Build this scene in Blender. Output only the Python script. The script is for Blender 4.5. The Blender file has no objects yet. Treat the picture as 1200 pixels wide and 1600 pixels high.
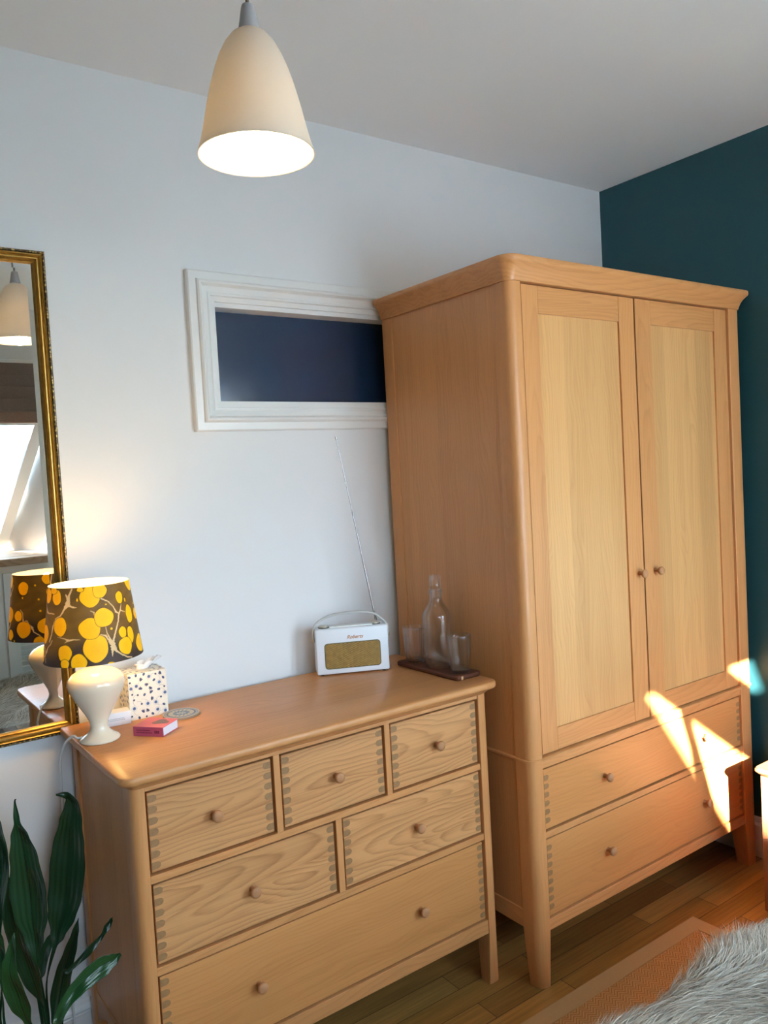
import bpy, bmesh, math, random
import numpy as np
from mathutils import Vector, Matrix

random.seed(7)
rng = np.random.default_rng(11)
S = bpy.context.scene
COL = S.collection

# ------------------------------------------------------------------ camera
cam_d = bpy.data.cameras.new('camera')
cam = bpy.data.objects.new('camera', cam_d)
COL.objects.link(cam)
RV = (0.81049, -0.5831, -0.0557)
UV = (0.07303, 0.00624, 0.99731)
FV = (0.58119, 0.81237, -0.04764)
cam.matrix_world = Matrix(((RV[0], UV[0], -FV[0], -0.57517),
                           (RV[1], UV[1], -FV[1], -2.33397),
                           (RV[2], UV[2], -FV[2], 1.58137),
                           (0, 0, 0, 1)))
cam_d.sensor_fit = 'VERTICAL'
cam_d.sensor_height = 36.0
cam_d.lens = 1251.18 / 1600 * 36.0
cam_d.clip_start = 0.02
S.camera = cam

# ------------------------------------------------------------------ light
S.view_settings.view_transform = 'Standard'
S.view_settings.look = 'None'
S.view_settings.gamma = 1.0
S.view_settings.exposure = 0.0
S.view_settings.use_curve_mapping = False
S.cycles.max_bounces = 12
S.cycles.diffuse_bounces = 8
S.cycles.glossy_bounces = 6
S.cycles.transmission_bounces = 10
S.cycles.transparent_max_bounces = 32
S.cycles.caustics_reflective = False
S.cycles.caustics_refractive = False
S.cycles.use_denoising = True
S.cycles.sample_clamp_indirect = 6.0

SKY_STRENGTH = 20.0
SUN_STRENGTH = 150.0
SKY_COL = (0.58, 0.78, 1.0, 1)
PENDANT_W = 2.1
LAMP_W = 0.8

world = bpy.data.worlds.new('sky')
S.world = world
world.use_nodes = True
wn = world.node_tree.nodes
wl_ = world.node_tree.links
wn.clear()
bg = wn.new('ShaderNodeBackground')
wo = wn.new('ShaderNodeOutputWorld')
tc = wn.new('ShaderNodeTexCoord')
sx = wn.new('ShaderNodeSeparateXYZ')
cr = wn.new('ShaderNodeValToRGB')
cr.color_ramp.elements[0].position = 0.46
cr.color_ramp.elements[0].color = (0.42, 0.44, 0.38, 1)
cr.color_ramp.elements[1].position = 0.56
cr.color_ramp.elements[1].color = SKY_COL
mp = wn.new('ShaderNodeMapRange')
mp.inputs['From Min'].default_value = -1
mp.inputs['From Max'].default_value = 1
wl_.new(tc.outputs['Generated'], sx.inputs[0])
wl_.new(sx.outputs['Z'], mp.inputs['Value'])
wl_.new(mp.outputs[0], cr.inputs[0])
wl_.new(cr.outputs[0], bg.inputs['Color'])
bg.inputs['Strength'].default_value = SKY_STRENGTH
wl_.new(bg.outputs[0], wo.inputs['Surface'])

SUN_DIR = Vector((0.66, 1.0, -0.48)).normalized()
sun_d = bpy.data.lights.new('sun', 'SUN')
sun_d.energy = SUN_STRENGTH
sun_d.angle = math.radians(0.53)
sun_d.color = (1.0, 0.91, 0.76)
sun = bpy.data.objects.new('sun', sun_d)
COL.objects.link(sun)
sun.rotation_euler = SUN_DIR.to_track_quat('-Z', 'Y').to_euler()
sun.location = (-3, -7, 5)

# ------------------------------------------------------------------ room numbers
X0, X1, YB, H = -2.2, 2.362, -3.2, 2.773      # left wall, teal wall, window wall, ceiling
WIN = (-1.0, 0.732, 1.19, 2.08)               # daylight window opening in the wall behind the camera

ADDED_WIN = (1.0, 2.15, 0.60, 2.25)                # unseen window added in the same wall to light the wardrobe

# portals that guide the daylight sampling through the window openings
for wv in (WIN, ADDED_WIN):
    pd = bpy.data.lights.new('window_portal', 'AREA')
    pd.shape = 'RECTANGLE'
    pd.size = wv[1] - wv[0]
    pd.size_y = wv[3] - wv[2]
    pd.cycles.is_portal = True
    portal = bpy.data.objects.new('window_portal', pd)
    COL.objects.link(portal)
    portal.location = ((wv[0] + wv[1]) / 2, YB - 0.03, (wv[2] + wv[3]) / 2)
    portal.rotation_euler = (math.radians(90), 0, 0)   # shines towards +Y, into the room


# ------------------------------------------------------------------ material helpers
def new_mat(name):
    m = bpy.data.materials.new(name)
    m.use_nodes = True
    nt = m.node_tree
    b = nt.nodes['Principled BSDF']
    return m, nt, b


def N(nt, t, **kw):
    n = nt.nodes.new(t)
    for k, v in kw.items():
        setattr(n, k, v)
    return n


def math_node(nt, op, a, b=None):
    n = nt.nodes.new('ShaderNodeMath')
    n.operation = op
    for i, v in enumerate((a, b)):
        if v is None:
            continue
        if isinstance(v, (int, float)):
            n.inputs[i].default_value = v
        else:
            nt.links.new(v, n.inputs[i])
    return n.outputs[0]


def mixrgb(nt, mode, fac, a, b):
    n = nt.nodes.new('ShaderNodeMixRGB')
    n.blend_type = mode
    for i, v in enumerate((fac, a, b)):
        if isinstance(v, (int, float)):
            n.inputs[i].default_value = v
        elif isinstance(v, tuple):
            n.inputs[i].default_value = v if len(v) == 4 else v + (1,)
        else:
            nt.links.new(v, n.inputs[i])
    return n.outputs[0]


def bump(nt, bsdf, height, strength, dist=0.01):
    b = nt.nodes.new('ShaderNodeBump')
    b.inputs['Strength'].default_value = strength
    b.inputs['Distance'].default_value = dist
    nt.links.new(height, b.inputs['Height'])
    nt.links.new(b.outputs[0], bsdf.inputs['Normal'])


def plain(name, col, rough=0.5, metal=0.0, var=0.04, scale=30, spec=0.5, bmp=0.0):
    m, nt, b = new_mat(name)
    tc = N(nt, 'ShaderNodeTexCoord')
    no = N(nt, 'ShaderNodeTexNoise')
    no.inputs['Scale'].default_value = scale
    no.inputs['Detail'].default_value = 4
    nt.links.new(tc.outputs['Object'], no.inputs['Vector'])
    dark = tuple(c * (1 - var) for c in col)
    lite = tuple(min(1, c * (1 + var)) for c in col)
    nt.links.new(mixrgb(nt, 'MIX', no.outputs['Fac'], dark, lite), b.inputs['Base Color'])
    b.inputs['Roughness'].default_value = rough
    b.inputs['Metallic'].default_value = metal
    b.inputs['Specular IOR Level'].default_value = spec
    if bmp:
        bump(nt, b, no.outputs['Fac'], bmp)
    return m


def oak(name, axis, cross, light=(0.55, 0.250, 0.090), dark=(0.38, 0.152, 0.045), rings=26, fig=0.55,
        stave=0.0, stave_var=0.10, tilt=0.10, rough=0.36):
    """oak with the grain along `axis`; `cross` is the axis across the grain on the seen face"""
    m, nt, b = new_mat(name)
    L = nt.links
    tc = N(nt, 'ShaderNodeTexCoord')
    oi = N(nt, 'ShaderNodeObjectInfo')
    sep = N(nt, 'ShaderNodeSeparateXYZ')
    L.new(tc.outputs['Object'], sep.inputs[0])
    third = ({'X', 'Y', 'Z'} - {axis, cross}).pop()
    a, c, t = sep.outputs[axis], sep.outputs[cross], sep.outputs[third]
    rnd = math_node(nt, 'MULTIPLY', oi.outputs['Random'], 41.0)
    if stave:
        st = math_node(nt, 'FLOOR', math_node(nt, 'ADD', math_node(nt, 'DIVIDE', c, stave), rnd))
        wnz = N(nt, 'ShaderNodeTexWhiteNoise')
        wnz.noise_dimensions = '1D'
        L.new(st, wnz.inputs['W'])
        rnd2 = math_node(nt, 'ADD', rnd, math_node(nt, 'MULTIPLY', wnz.outputs['Value'], 17.0))
        stv = wnz.outputs['Value']
    else:
        rnd2 = rnd
        stv = None
    # warped cross coordinates
    comb = N(nt, 'ShaderNodeCombineXYZ')
    L.new(math_node(nt, 'ADD', math_node(nt, 'MULTIPLY', a, 1.6), rnd2), comb.inputs[0])
    L.new(math_node(nt, 'MULTIPLY', c, 5.0), comb.inputs[1])
    L.new(math_node(nt, 'MULTIPLY', t, 5.0), comb.inputs[2])
    nz = N(nt, 'ShaderNodeTexNoise')
    nz.inputs['Scale'].default_value = 1.3
    nz.inputs['Detail'].default_value = 2.5
    L.new(comb.outputs[0], nz.inputs['Vector'])
    warp = math_node(nt, 'SUBTRACT', nz.outputs['Fac'], 0.5)
    # growth rings: a cylinder whose heart runs slightly askew to the board
    off = math_node(nt, 'SUBTRACT', math_node(nt, 'FRACT', math_node(nt, 'MULTIPLY', rnd2, 0.37)), 0.5)
    u = math_node(nt, 'ADD', math_node(nt, 'ADD', c, math_node(nt, 'MULTIPLY', off, 0.10)), math_node(nt, 'MULTIPLY', warp, 0.14))
    v = math_node(nt, 'ADD', math_node(nt, 'MULTIPLY', math_node(nt, 'SUBTRACT', a, off), tilt), math_node(nt, 'MULTIPLY', warp, 0.05))
    r = math_node(nt, 'SQRT', math_node(nt, 'ADD', math_node(nt, 'MULTIPLY', u, u), math_node(nt, 'MULTIPLY', v, v)))
    ringv = math_node(nt, 'FRACT', math_node(nt, 'MULTIPLY', r, rings * 3.2))
    tri = math_node(nt, 'MINIMUM', math_node(nt, 'POWER', ringv, 2.2), math_node(nt, 'MULTIPLY', math_node(nt, 'SUBTRACT', 1.0, ringv), 5.0))
    ring = tri
    # fine pores along the grain
    comb2 = N(nt, 'ShaderNodeCombineXYZ')
    L.new(math_node(nt, 'ADD', math_node(nt, 'MULTIPLY', a, 5.0), rnd2), comb2.inputs[0])
    L.new(math_node(nt, 'MULTIPLY', c, 240.0), comb2.inputs[1])
    L.new(math_node(nt, 'MULTIPLY', t, 240.0), comb2.inputs[2])
    pz = N(nt, 'ShaderNodeTexNoise')
    pz.inputs['Scale'].default_value = 1.0
    pz.inputs['Detail'].default_value = 3
    L.new(comb2.outputs[0], pz.inputs['Vector'])
    # broad tone drift
    comb3 = N(nt, 'ShaderNodeCombineXYZ')
    L.new(math_node(nt, 'ADD', math_node(nt, 'MULTIPLY', a, 0.9), rnd2), comb3.inputs[0])
    L.new(math_node(nt, 'MULTIPLY', c, 22.0), comb3.inputs[1])
    L.new(math_node(nt, 'MULTIPLY', t, 22.0), comb3.inputs[2])
    bz = N(nt, 'ShaderNodeTexNoise')
    bz.inputs['Scale'].default_value = 1.0
    bz.inputs['Detail'].default_value = 2
    L.new(comb3.outputs[0], bz.inputs['Vector'])
    f = math_node(nt, 'MULTIPLY', ring, fig)
    f = math_node(nt, 'ADD', f, math_node(nt, 'MULTIPLY', math_node(nt, 'SUBTRACT', bz.outputs['Fac'], 0.45), 0.9))
    f = math_node(nt, 'ADD', f, math_node(nt, 'MULTIPLY', math_node(nt, 'SUBTRACT', pz.outputs['Fac'], 0.5), 0.75))
    n = N(nt, 'ShaderNodeClamp')
    L.new(f, n.inputs[0])
    col = mixrgb(nt, 'MIX', n.outputs[0], light, dark)
    base_v = math_node(nt, 'ADD', math_node(nt, 'MULTIPLY', oi.outputs['Random'], 0.10), 0.95)
    if stv is not None:
        base_v = math_node(nt, 'MULTIPLY', base_v, math_node(nt, 'ADD', math_node(nt, 'MULTIPLY', stv, stave_var), 1 - stave_var / 2))
    hsv = N(nt, 'ShaderNodeHueSaturation')
    L.new(base_v, hsv.inputs['Value'])
    L.new(col, hsv.inputs['Color'])
    L.new(hsv.outputs[0], b.inputs['Base Color'])
    b.inputs['Roughness'].default_value = rough
    b.inputs['Specular IOR Level'].default_value = 0.4
    bump(nt, b, pz.outputs['Fac'], 0.06, 0.004)
    return m


def attr_mat(name, rough=0.5, translucent=0.0, spec=0.4):
    """surface pattern carried by a colour attribute called 'pattern'"""
    m, nt, b = new_mat(name)
    at = N(nt, 'ShaderNodeAttribute')
    at.attribute_name = 'pattern'
    no = N(nt, 'ShaderNodeTexNoise')
    no.inputs['Scale'].default_value = 160
    tc = N(nt, 'ShaderNodeTexCoord')
    nt.links.new(tc.outputs['Object'], no.inputs['Vector'])
    c = mixrgb(nt, 'MULTIPLY', 0.12, at.outputs['Color'], no.outputs['Fac'])
    nt.links.new(c, b.inputs['Base Color'])
    b.inputs['Roughness'].default_value = rough
    b.inputs['Specular IOR Level'].default_value = spec
    if translucent:
        tr = N(nt, 'ShaderNodeBsdfTranslucent')
        nt.links.new(c, tr.inputs['Color'])
        mx = N(nt, 'ShaderNodeMixShader')
        mx.inputs[0].default_value = translucent
        nt.links.new(b.outputs[0], mx.inputs[1])
        nt.links.new(tr.outputs[0], mx.inputs[2])
        nt.links.new(mx.outputs[0], nt.nodes['Material Output'].inputs['Surface'])
    return m


def glass_mat(name, thin=0.5, ior=1.47):
    m, nt, b = new_mat(name)
    b.inputs['Base Color'].default_value = (1, 1, 1, 1)
    b.inputs['Roughness'].default_value = 0.0
    b.inputs['Transmission Weight'].default_value = 1.0
    b.inputs['IOR'].default_value = ior
    tr = N(nt, 'ShaderNodeBsdfTransparent')
    tr.inputs['Color'].default_value = (0.975, 0.985, 0.985, 1)
    gl = N(nt, 'ShaderNodeBsdfGlossy')
    gl.inputs['Roughness'].default_value = 0.03
    fr = N(nt, 'ShaderNodeLayerWeight')
    fr.inputs['Blend'].default_value = 0.5
    rim = math_node(nt, 'ADD', math_node(nt, 'MULTIPLY', math_node(nt, 'POWER', fr.outputs['Facing'], 4.0), 0.75), 0.035)
    m2 = N(nt, 'ShaderNodeMixShader')
    nt.links.new(rim, m2.inputs[0])
    nt.links.new(tr.outputs[0], m2.inputs[1])
    nt.links.new(gl.outputs[0], m2.inputs[2])
    mx = N(nt, 'ShaderNodeMixShader')
    mx.inputs[0].default_value = thin
    nt.links.new(b.outputs[0], mx.inputs[1])
    nt.links.new(m2.outputs[0], mx.inputs[2])
    nt.links.new(mx.outputs[0], nt.nodes['Material Output'].inputs['Surface'])
    return m


def pane_mat(name):
    m, nt, b = new_mat(name)
    tr = N(nt, 'ShaderNodeBsdfTransparent')
    gl = N(nt, 'ShaderNodeBsdfGlossy')
    gl.inputs['Roughness'].default_value = 0.02
    fr = N(nt, 'ShaderNodeFresnel')
    fr.inputs['IOR'].default_value = 1.3
    mx = N(nt, 'ShaderNodeMixShader')
    nt.links.new(fr.outputs[0], mx.inputs[0])
    nt.links.new(tr.outputs[0], mx.inputs[1])
    nt.links.new(gl.outputs[0], mx.inputs[2])
    nt.links.new(mx.outputs[0], nt.nodes['Material Output'].inputs['Surface'])
    return m


def emit_mat(name, col, strength):
    m, nt, b = new_mat(name)
    b.inputs['Emission Color'].default_value = col
    b.inputs['Emission Strength'].default_value = strength
    b.inputs['Base Color'].default_value = (0.9, 0.9, 0.88, 1)
    return m


# ------------------------------------------------------------------ object helpers
def thing(name, label, cat, loc, group=None):
    o = bpy.data.objects.new(name, None)
    o.empty_display_size = 0.05
    COL.objects.link(o)
    o.location = loc
    o['label'] = label
    o['category'] = cat
    if group:
        o['group'] = group
    return o


def tag(o, label, cat, group=None):
    o['label'] = label
    o['category'] = cat
    if group:
        o['group'] = group
    return o


def world_loc(o):
    v = Vector(o.location)
    if o.parent:
        v = v + world_loc(o.parent)
    return v


def obj(name, bm, mats, parent=None, smooth=None, label=None):
    """bm holds world coordinates; the object keeps its origin at its own middle"""
    me = bpy.data.meshes.new(name)
    bmesh.ops.recalc_face_normals(bm, faces=bm.faces)
    bm.to_mesh(me)
    bm.free()
    return link_mesh(name, me, mats, parent, smooth, label)


def link_mesh(name, me, mats, parent=None, smooth=None, label=None):
    co = np.empty(len(me.vertices) * 3)
    me.vertices.foreach_get('co', co)
    co = co.reshape(-1, 3)
    mid = (co.min(0) + co.max(0)) / 2
    me.vertices.foreach_set('co', (co - mid).ravel())
    me.update()
    for m in (mats if isinstance(mats, (list, tuple)) else [mats]):
        me.materials.append(m)
    o = bpy.data.objects.new(name, me)
    COL.objects.link(o)
    o.location = Vector(mid)
    if parent:
        o.parent = parent
        o.location = Vector(mid) - world_loc(parent)
    if smooth is not None:
        me.polygons.foreach_set('use_smooth', [True] * len(me.polygons))
        if smooth > 0:
            me.set_sharp_from_angle(angle=math.radians(smooth))
    if label:
        o['label'] = label
    return o


def struct(name, bm, mats, parent=None, smooth=None):
    o = obj(name, bm, mats, parent, smooth)
    o['kind'] = 'structure'
    return o


def dup(o, loc, parent=None):
    c = o.copy()
    COL.objects.link(c)
    c.parent = parent if parent else o.parent
    c.location = Vector(loc) - (world_loc(c.parent) if c.parent else Vector())
    return c


def BM():
    return bmesh.new()


def box(bm, x0, x1, y0, y1, z0, z1, bev=0.0, seg=2, mi=0, M=None):
    vs = [bm.verts.new(p) for p in [(x0, y0, z0), (x1, y0, z0), (x1, y1, z0), (x0, y1, z0),
                                    (x0, y0, z1), (x1, y0, z1), (x1, y1, z1), (x0, y1, z1)]]
    fs = [bm.faces.new([vs[i] for i in f]) for f in
          [(0, 3, 2, 1), (4, 5, 6, 7), (0, 1, 5, 4), (1, 2, 6, 5), (2, 3, 7, 6), (3, 0, 4, 7)]]
    for f in fs:
        f.material_index = mi
    geo = vs
    if bev:
        es = list({e for f in fs for e in f.edges})
        r = bmesh.ops.bevel(bm, geom=es, offset=bev, segments=seg, affect='EDGES', profile=0.5)
        geo = list({v for f in r['faces'] for v in f.verts})
        for f in r['faces']:
            f.material_index = mi
    if M is not None:
        bmesh.ops.transform(bm, matrix=M, verts=geo)
    return bm


def rot_at(x, y, z, a):
    return Matrix.Translation((x, y, z)) @ Matrix.Rotation(a, 4, 'Z')


def loft(bm, loops, closed_ends=True, mi=0):
    """loops: lists of equal length of 3-D points, each a closed ring"""
    rings = [[bm.verts.new(p) for p in l] for l in loops]
    n = len(rings[0])
    for a, b in zip(rings[:-1], rings[1:]):
        for i in range(n):
            f = bm.faces.new((a[i], a[(i + 1) % n], b[(i + 1) % n], b[i]))
            f.material_index = mi
    if closed_ends:
        for r in (rings[0], rings[-1]):
            f = bm.faces.new(r)
            f.material_index = mi
    return bm


def rrect(x0, x1, y0, y1, radii, z, seg=6):
    """rounded rectangle; radii = (front-left, front-right, back-right, back-left), front is -y"""
    pts = []
    for (cx, cy, sxn, syn, a0), r in zip([(x0, y0, 1, 1, 180), (x1, y0, -1, 1, 270), (x1, y1, -1, -1, 0), (x0, y1, 1, -1, 90)], radii):
        for k in range(seg + 1):
            a = math.radians(a0 + 90 * k / seg)
            pts.append((cx + sxn * r + r * math.cos(a), cy + syn * r + r * math.sin(a), z))
    return pts


def lathe(bm, prof, cx, cy, seg=48, cap=(True, True), flute=None, mi=0):
    """prof: list of (radius, z). flute(k) returns a radius factor per step"""
    loops = []
    for r, z in prof:
        loops.append([(cx + r * (flute(k, r, z) if flute else 1) * math.cos(2 * math.pi * k / seg),
                       cy + r * (flute(k, r, z) if flute else 1) * math.sin(2 * math.pi * k / seg), z) for k in range(seg)])
    rings = [[bm.verts.new(p) for p in l] for l in loops]
    for a, b in zip(rings[:-1], rings[1:]):
        for i in range(seg):
            bm.faces.new((a[i], a[(i + 1) % seg], b[(i + 1) % seg], b[i])).material_index = mi
    if cap[0]:
        bm.faces.new(rings[0]).material_index = mi
    if cap[1]:
        bm.faces.new(rings[-1]).material_index = mi
    return bm


def tube(bm, pts, r, seg=10, mi=0):
    """round tube along points; r a number or one radius per point"""
    P = [Vector(p) for p in pts]
    R = r if isinstance(r, (list, tuple)) else [r] * len(P)
    loops = []
    up = Vector((0.31, 0.17, 0.93)).normalized()
    for i, p in enumerate(P):
        t = (P[min(i + 1, len(P) - 1)] - P[max(i - 1, 0)]).normalized()
        if abs(t.dot(up)) > 0.95:
            up = Vector((0.9, 0.2, 0.1)).normalized()
        a = t.cross(up).normalized()
        b = t.cross(a).normalized()
        up = b.cross(t).normalized() if abs(b.cross(t).dot(up)) > 0.2 else up
        loops.append([tuple(p + R[i] * (math.cos(2 * math.pi * k / seg) * a + math.sin(2 * math.pi * k / seg) * b)) for k in range(seg)])
    return loft(bm, loops, True, mi)


def smooth_path(pts, n=8):
    P = [Vector(p) for p in pts]
    out = []
    for i in range(len(P) - 1):
        p0, p1, p2, p3 = P[max(i - 1, 0)], P[i], P[i + 1], P[min(i + 2, len(P) - 1)]
        for k in range(n):
            t = k / n
            out.append(0.5 * ((2 * p1) + (p2 - p0) * t + (2 * p0 - 5 * p1 + 4 * p2 - p3) * t * t + (3 * p1 - p0 - 3 * p2 + p3) * t ** 3))
    out.append(P[-1])
    return out


def frame_sweep(bm, x0, x1, z0, z1, prof, mi=0):
    """mitred moulding round a rectangle in the x-z plane; prof is a closed ring of (inset, y)"""
    loops = [[(x0 + i, y, z0 + i), ] for i, y in prof]
    corners = []
    for i, y in prof:
        corners.append([(x0 + i, y, z0 + i), (x1 - i, y, z0 + i), (x1 - i, y, z1 - i), (x0 + i, y, z1 - i)])
    V = [[bm.verts.new(c) for c in cs] for cs in corners]
    n = len(prof)
    for k in range(4):
        for j in range(n):
            f = bm.faces.new((V[j][k], V[j][(k + 1) % 4], V[(j + 1) % n][(k + 1) % 4], V[(j + 1) % n][k]))
            f.material_index = mi
    return bm


def grid_mesh(name, P, cols, close_u=False):
    """P (nv, nu, 3) grid of points, cols (nv, nu, 3) linear colours -> mesh with colour attribute 'pattern'"""
    nv, nu = P.shape[:2]
    me = bpy.data.meshes.new(name)
    me.vertices.add(nv * nu)
    me.vertices.foreach_set('co', P.reshape(-1).astype(np.float32))
    mu = nu if close_u else nu - 1
    i, j = np.meshgrid(np.arange(nv - 1), np.arange(mu), indexing='ij')
    j2 = (j + 1) % nu
    q = np.stack([i * nu + j, i * nu + j2, (i + 1) * nu + j2, (i + 1) * nu + j], -1).reshape(-1, 4)
    nf = len(q)
    me.loops.add(nf * 4)
    me.loops.foreach_set('vertex_index', q.reshape(-1).astype(np.int32))
    me.polygons.add(nf)
    me.polygons.foreach_set('loop_start', np.arange(0, nf * 4, 4, dtype=np.int32))
    me.update(calc_edges=True)
    me.validate()
    ca = me.color_attributes.new('pattern', 'FLOAT_COLOR', 'POINT')
    c4 = np.concatenate([cols.reshape(-1, 3), np.ones((nv * nu, 1))], 1).astype(np.float32)
    ca.data.foreach_set('color', c4.reshape(-1))
    me.polygons.foreach_set('use_smooth', [True] * nf)
    return me


def srgb(r, g, b):
    f = lambda c: (c / 255 / 12.92) if c <= 10 else ((c / 255 + 0.055) / 1.055) ** 2.4
    return (f(r), f(g), f(b))

# ------------------------------------------------------------------ materials
M_white_wall = plain('white_wall_paint', (0.80, 0.80, 0.79), 0.75, var=0.015, scale=6, spec=0.25, bmp=0.03)
M_ceiling = plain('ceiling_paint', (0.86, 0.875, 0.89), 0.8, var=0.02, scale=3, spec=0.2, bmp=0.03)
M_teal = plain('teal_wall_paint', (0.012, 0.062, 0.078), 0.55, var=0.05, scale=5, spec=0.35, bmp=0.02)
M_gloss_white = plain('white_gloss_paint', (0.80, 0.79, 0.76), 0.28, var=0.02, scale=14, bmp=0.05)
M_sash = plain('pale_window_paint', (0.78, 0.84, 0.88), 0.35, var=0.02)
M_brick = plain('pale_render', (0.50, 0.48, 0.45), 0.8, var=0.1, scale=4)
M_tile = plain('slate', (0.14, 0.14, 0.15), 0.7, var=0.2, scale=8)
M_pane = pane_mat('window_glass')
OAK_X = oak('oak_along_x', 'X', 'Z')
OAK_Z = oak('oak_upright', 'Z', 'X', fig=0.22, tilt=0.03)
OAK_STILE = oak('oak_stile', 'Z', 'X', fig=0.42, tilt=0.07)
OAK_ZY = oak('oak_upright_side', 'Z', 'Y', fig=0.35, stave=0.085, stave_var=0.10, tilt=0.03)
OAK_Y = oak('oak_along_y', 'Y', 'Z', fig=0.4)
OAK_TOP = oak('oak_top', 'X', 'Y', stave=0.13, stave_var=0.06, tilt=0.06)
OAK_DRAWER = oak('oak_drawer_front', 'X', 'Z', fig=0.75, stave=0.105, stave_var=0.10, tilt=0.12,
                 light=(0.55, 0.268, 0.104), dark=(0.29, 0.118, 0.038))
OAK_DRAWER_PLAIN = oak('oak_drawer_plain', 'X', 'Z', light=(0.52, 0.232, 0.076), dark=(0.36, 0.142, 0.040), fig=0.35, stave=0.2, stave_var=0.05, tilt=0.03)
OAK_PANEL = oak('oak_door_panel', 'Z', 'X', light=(0.61, 0.325, 0.125), dark=(0.43, 0.200, 0.066), fig=0.4, stave=0.092, stave_var=0.16, tilt=0.035)
OAK_END = plain('oak_end_grain', (0.27, 0.14, 0.055), 0.45, var=0.25, scale=120)
OAK_KNOB = plain('knob_oak', (0.40, 0.19, 0.085), 0.5, var=0.12, scale=60, spec=0.25)
OAK_GAP_SHADE = plain('carcass_shadow_oak', (0.20, 0.11, 0.05), 0.6, var=0.1)  # carcass coloured dark to deepen the shade in the drawer gaps


def floor_material():
    m, nt, b = new_mat('oak_floorboards')
    L = nt.links
    tc = N(nt, 'ShaderNodeTexCoord')
    mp = N(nt, 'ShaderNodeMapping')
    mp.inputs['Location'].default_value = (0.33, 0.055, 0)
    L.new(tc.outputs['Object'], mp.inputs[0])
    br = N(nt, 'ShaderNodeTexBrick')
    br.offset = 0.37
    br.inputs['Scale'].default_value = 1.0
    br.inputs['Brick Width'].default_value = 0.72
    br.inputs['Row Height'].default_value = 0.083
    br.inputs['Mortar Size'].default_value = 0.0012
    br.inputs['Color1'].default_value = (0, 0, 0, 1)
    br.inputs['Color2'].default_value = (1, 1, 1, 1)
    br.inputs['Mortar'].default_value = (0.5, 0.5, 0.5, 1)
    L.new(mp.outputs[0], br.inputs['Vector'])
    ramp = N(nt, 'ShaderNodeValToRGB')
    ramp.color_ramp.elements[0].color = (0.20, 0.094, 0.024, 1)
    ramp.color_ramp.elements[1].color = (0.42, 0.215, 0.060, 1)
    e = ramp.color_ramp.elements.new(0.45)
    e.color = (0.31, 0.152, 0.040, 1)
    L.new(br.outputs['Color'], ramp.inputs[0])
    mp2 = N(nt, 'ShaderNodeMapping')
    mp2.inputs['Scale'].default_value = (4, 90, 90)
    L.new(tc.outputs['Object'], mp2.inputs[0])
    nz = N(nt, 'ShaderNodeTexNoise')
    nz.inputs['Scale'].default_value = 1.2
    nz.inputs['Detail'].default_value = 5
    L.new(mp2.outputs[0], nz.inputs['Vector'])
    c = mixrgb(nt, 'OVERLAY', 0.55, ramp.outputs[0], nz.outputs['Fac'])
    c = mixrgb(nt, 'MIX', br.outputs['Fac'], c, (0.05, 0.025, 0.01))
    L.new(c, b.inputs['Base Color'])
    b.inputs['Roughness'].default_value = 0.30
    bump(nt, b, br.outputs['Fac'], -0.15, 0.003)
    return m


# ------------------------------------------------------------------ room shell
bm = box(BM(), X0 - 0.1, X1 + 0.1, YB - 0.1, 0.1, -0.05, 0.0)
struct('floor', bm, floor_material())
bm = box(BM(), X0 - 0.1, X1 + 0.1, YB - 0.75, 0.15, H, H + 0.1)
struct('ceiling', bm, M_ceiling)
# white wall with the opening of the little internal window
FX0, FX1, FZ0, FZ1 = 0.398, 1.36, 1.742, 2.232       # outer edge of its moulding
GX0, GX1, GZ0, GZ1 = 0.487, 1.271, 1.836, 2.128      # glass opening
bm = BM()
box(bm, X0, GX0, 0, 0.14, 0, H)
box(bm, GX1, X1 + 0.1, 0, 0.14, 0, H)
box(bm, GX0, GX1, 0, 0.14, 0, GZ0)
box(bm, GX0, GX1, 0, 0.14, GZ1, H)
struct('wall_back', bm, M_white_wall)
bm = box(BM(), X1, X1 + 0.1, YB, 0, 0, H)
struct('wall_right', bm, M_teal)
bm = box(BM(), X0 - 0.1, X0, YB, 0.14, 0, H)
struct('wall_left', bm, M_teal)

# wall behind the camera, with the opening of a window bay that leans outwards
YO = -3.30
YBAY = -3.90
wx0, wx1, wz0, wz1 = WIN
bm = BM()
box(bm, X0 - 0.1, wx0, YO, YB, -0.05, H)
vx0, vx1, vz0, vz1 = ADDED_WIN
box(bm, wx1, vx0, YO, YB, -0.05, H)
box(bm, vx1, X1 + 0.1, YO, YB, -0.05, H)
box(bm, vx0, vx1, YO, YB, -0.05, vz0)
box(bm, vx0, vx1, YO, YB, vz1, H)
box(bm, wx0, wx1, YO, YB, -0.05, wz0)
box(bm, wx0, wx1, YO, YB, wz1, H)
# solid lower part of the bay and its two sloping cheeks
loft(bm, [[(wx0 - 0.12, YO, z), (wx1 + 0.12, YO, z), (0.64, YBAY, z), (wx0 - 0.12, YBAY, z)] for z in (0.75, wz0)])
for (xa, xb), (xc, xd) in (((wx1, wx1 + 0.1), (0.525, 0.64)), ((wx0 - 0.1, wx0), (wx0 - 0.1, wx0))):
    loft(bm, [[(xa, YO, wz0), (xb, YO, wz0), (xd, YBAY, wz0), (xc, YBAY, wz0)],
              [(xa, YO, wz1 + 0.02), (xb, YO, wz1 + 0.02), (xb, YO - 0.02, wz1 + 0.02), (xa, YO - 0.02, wz1 + 0.02)]])
struct('wall_front', bm, M_white_wall)

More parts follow.
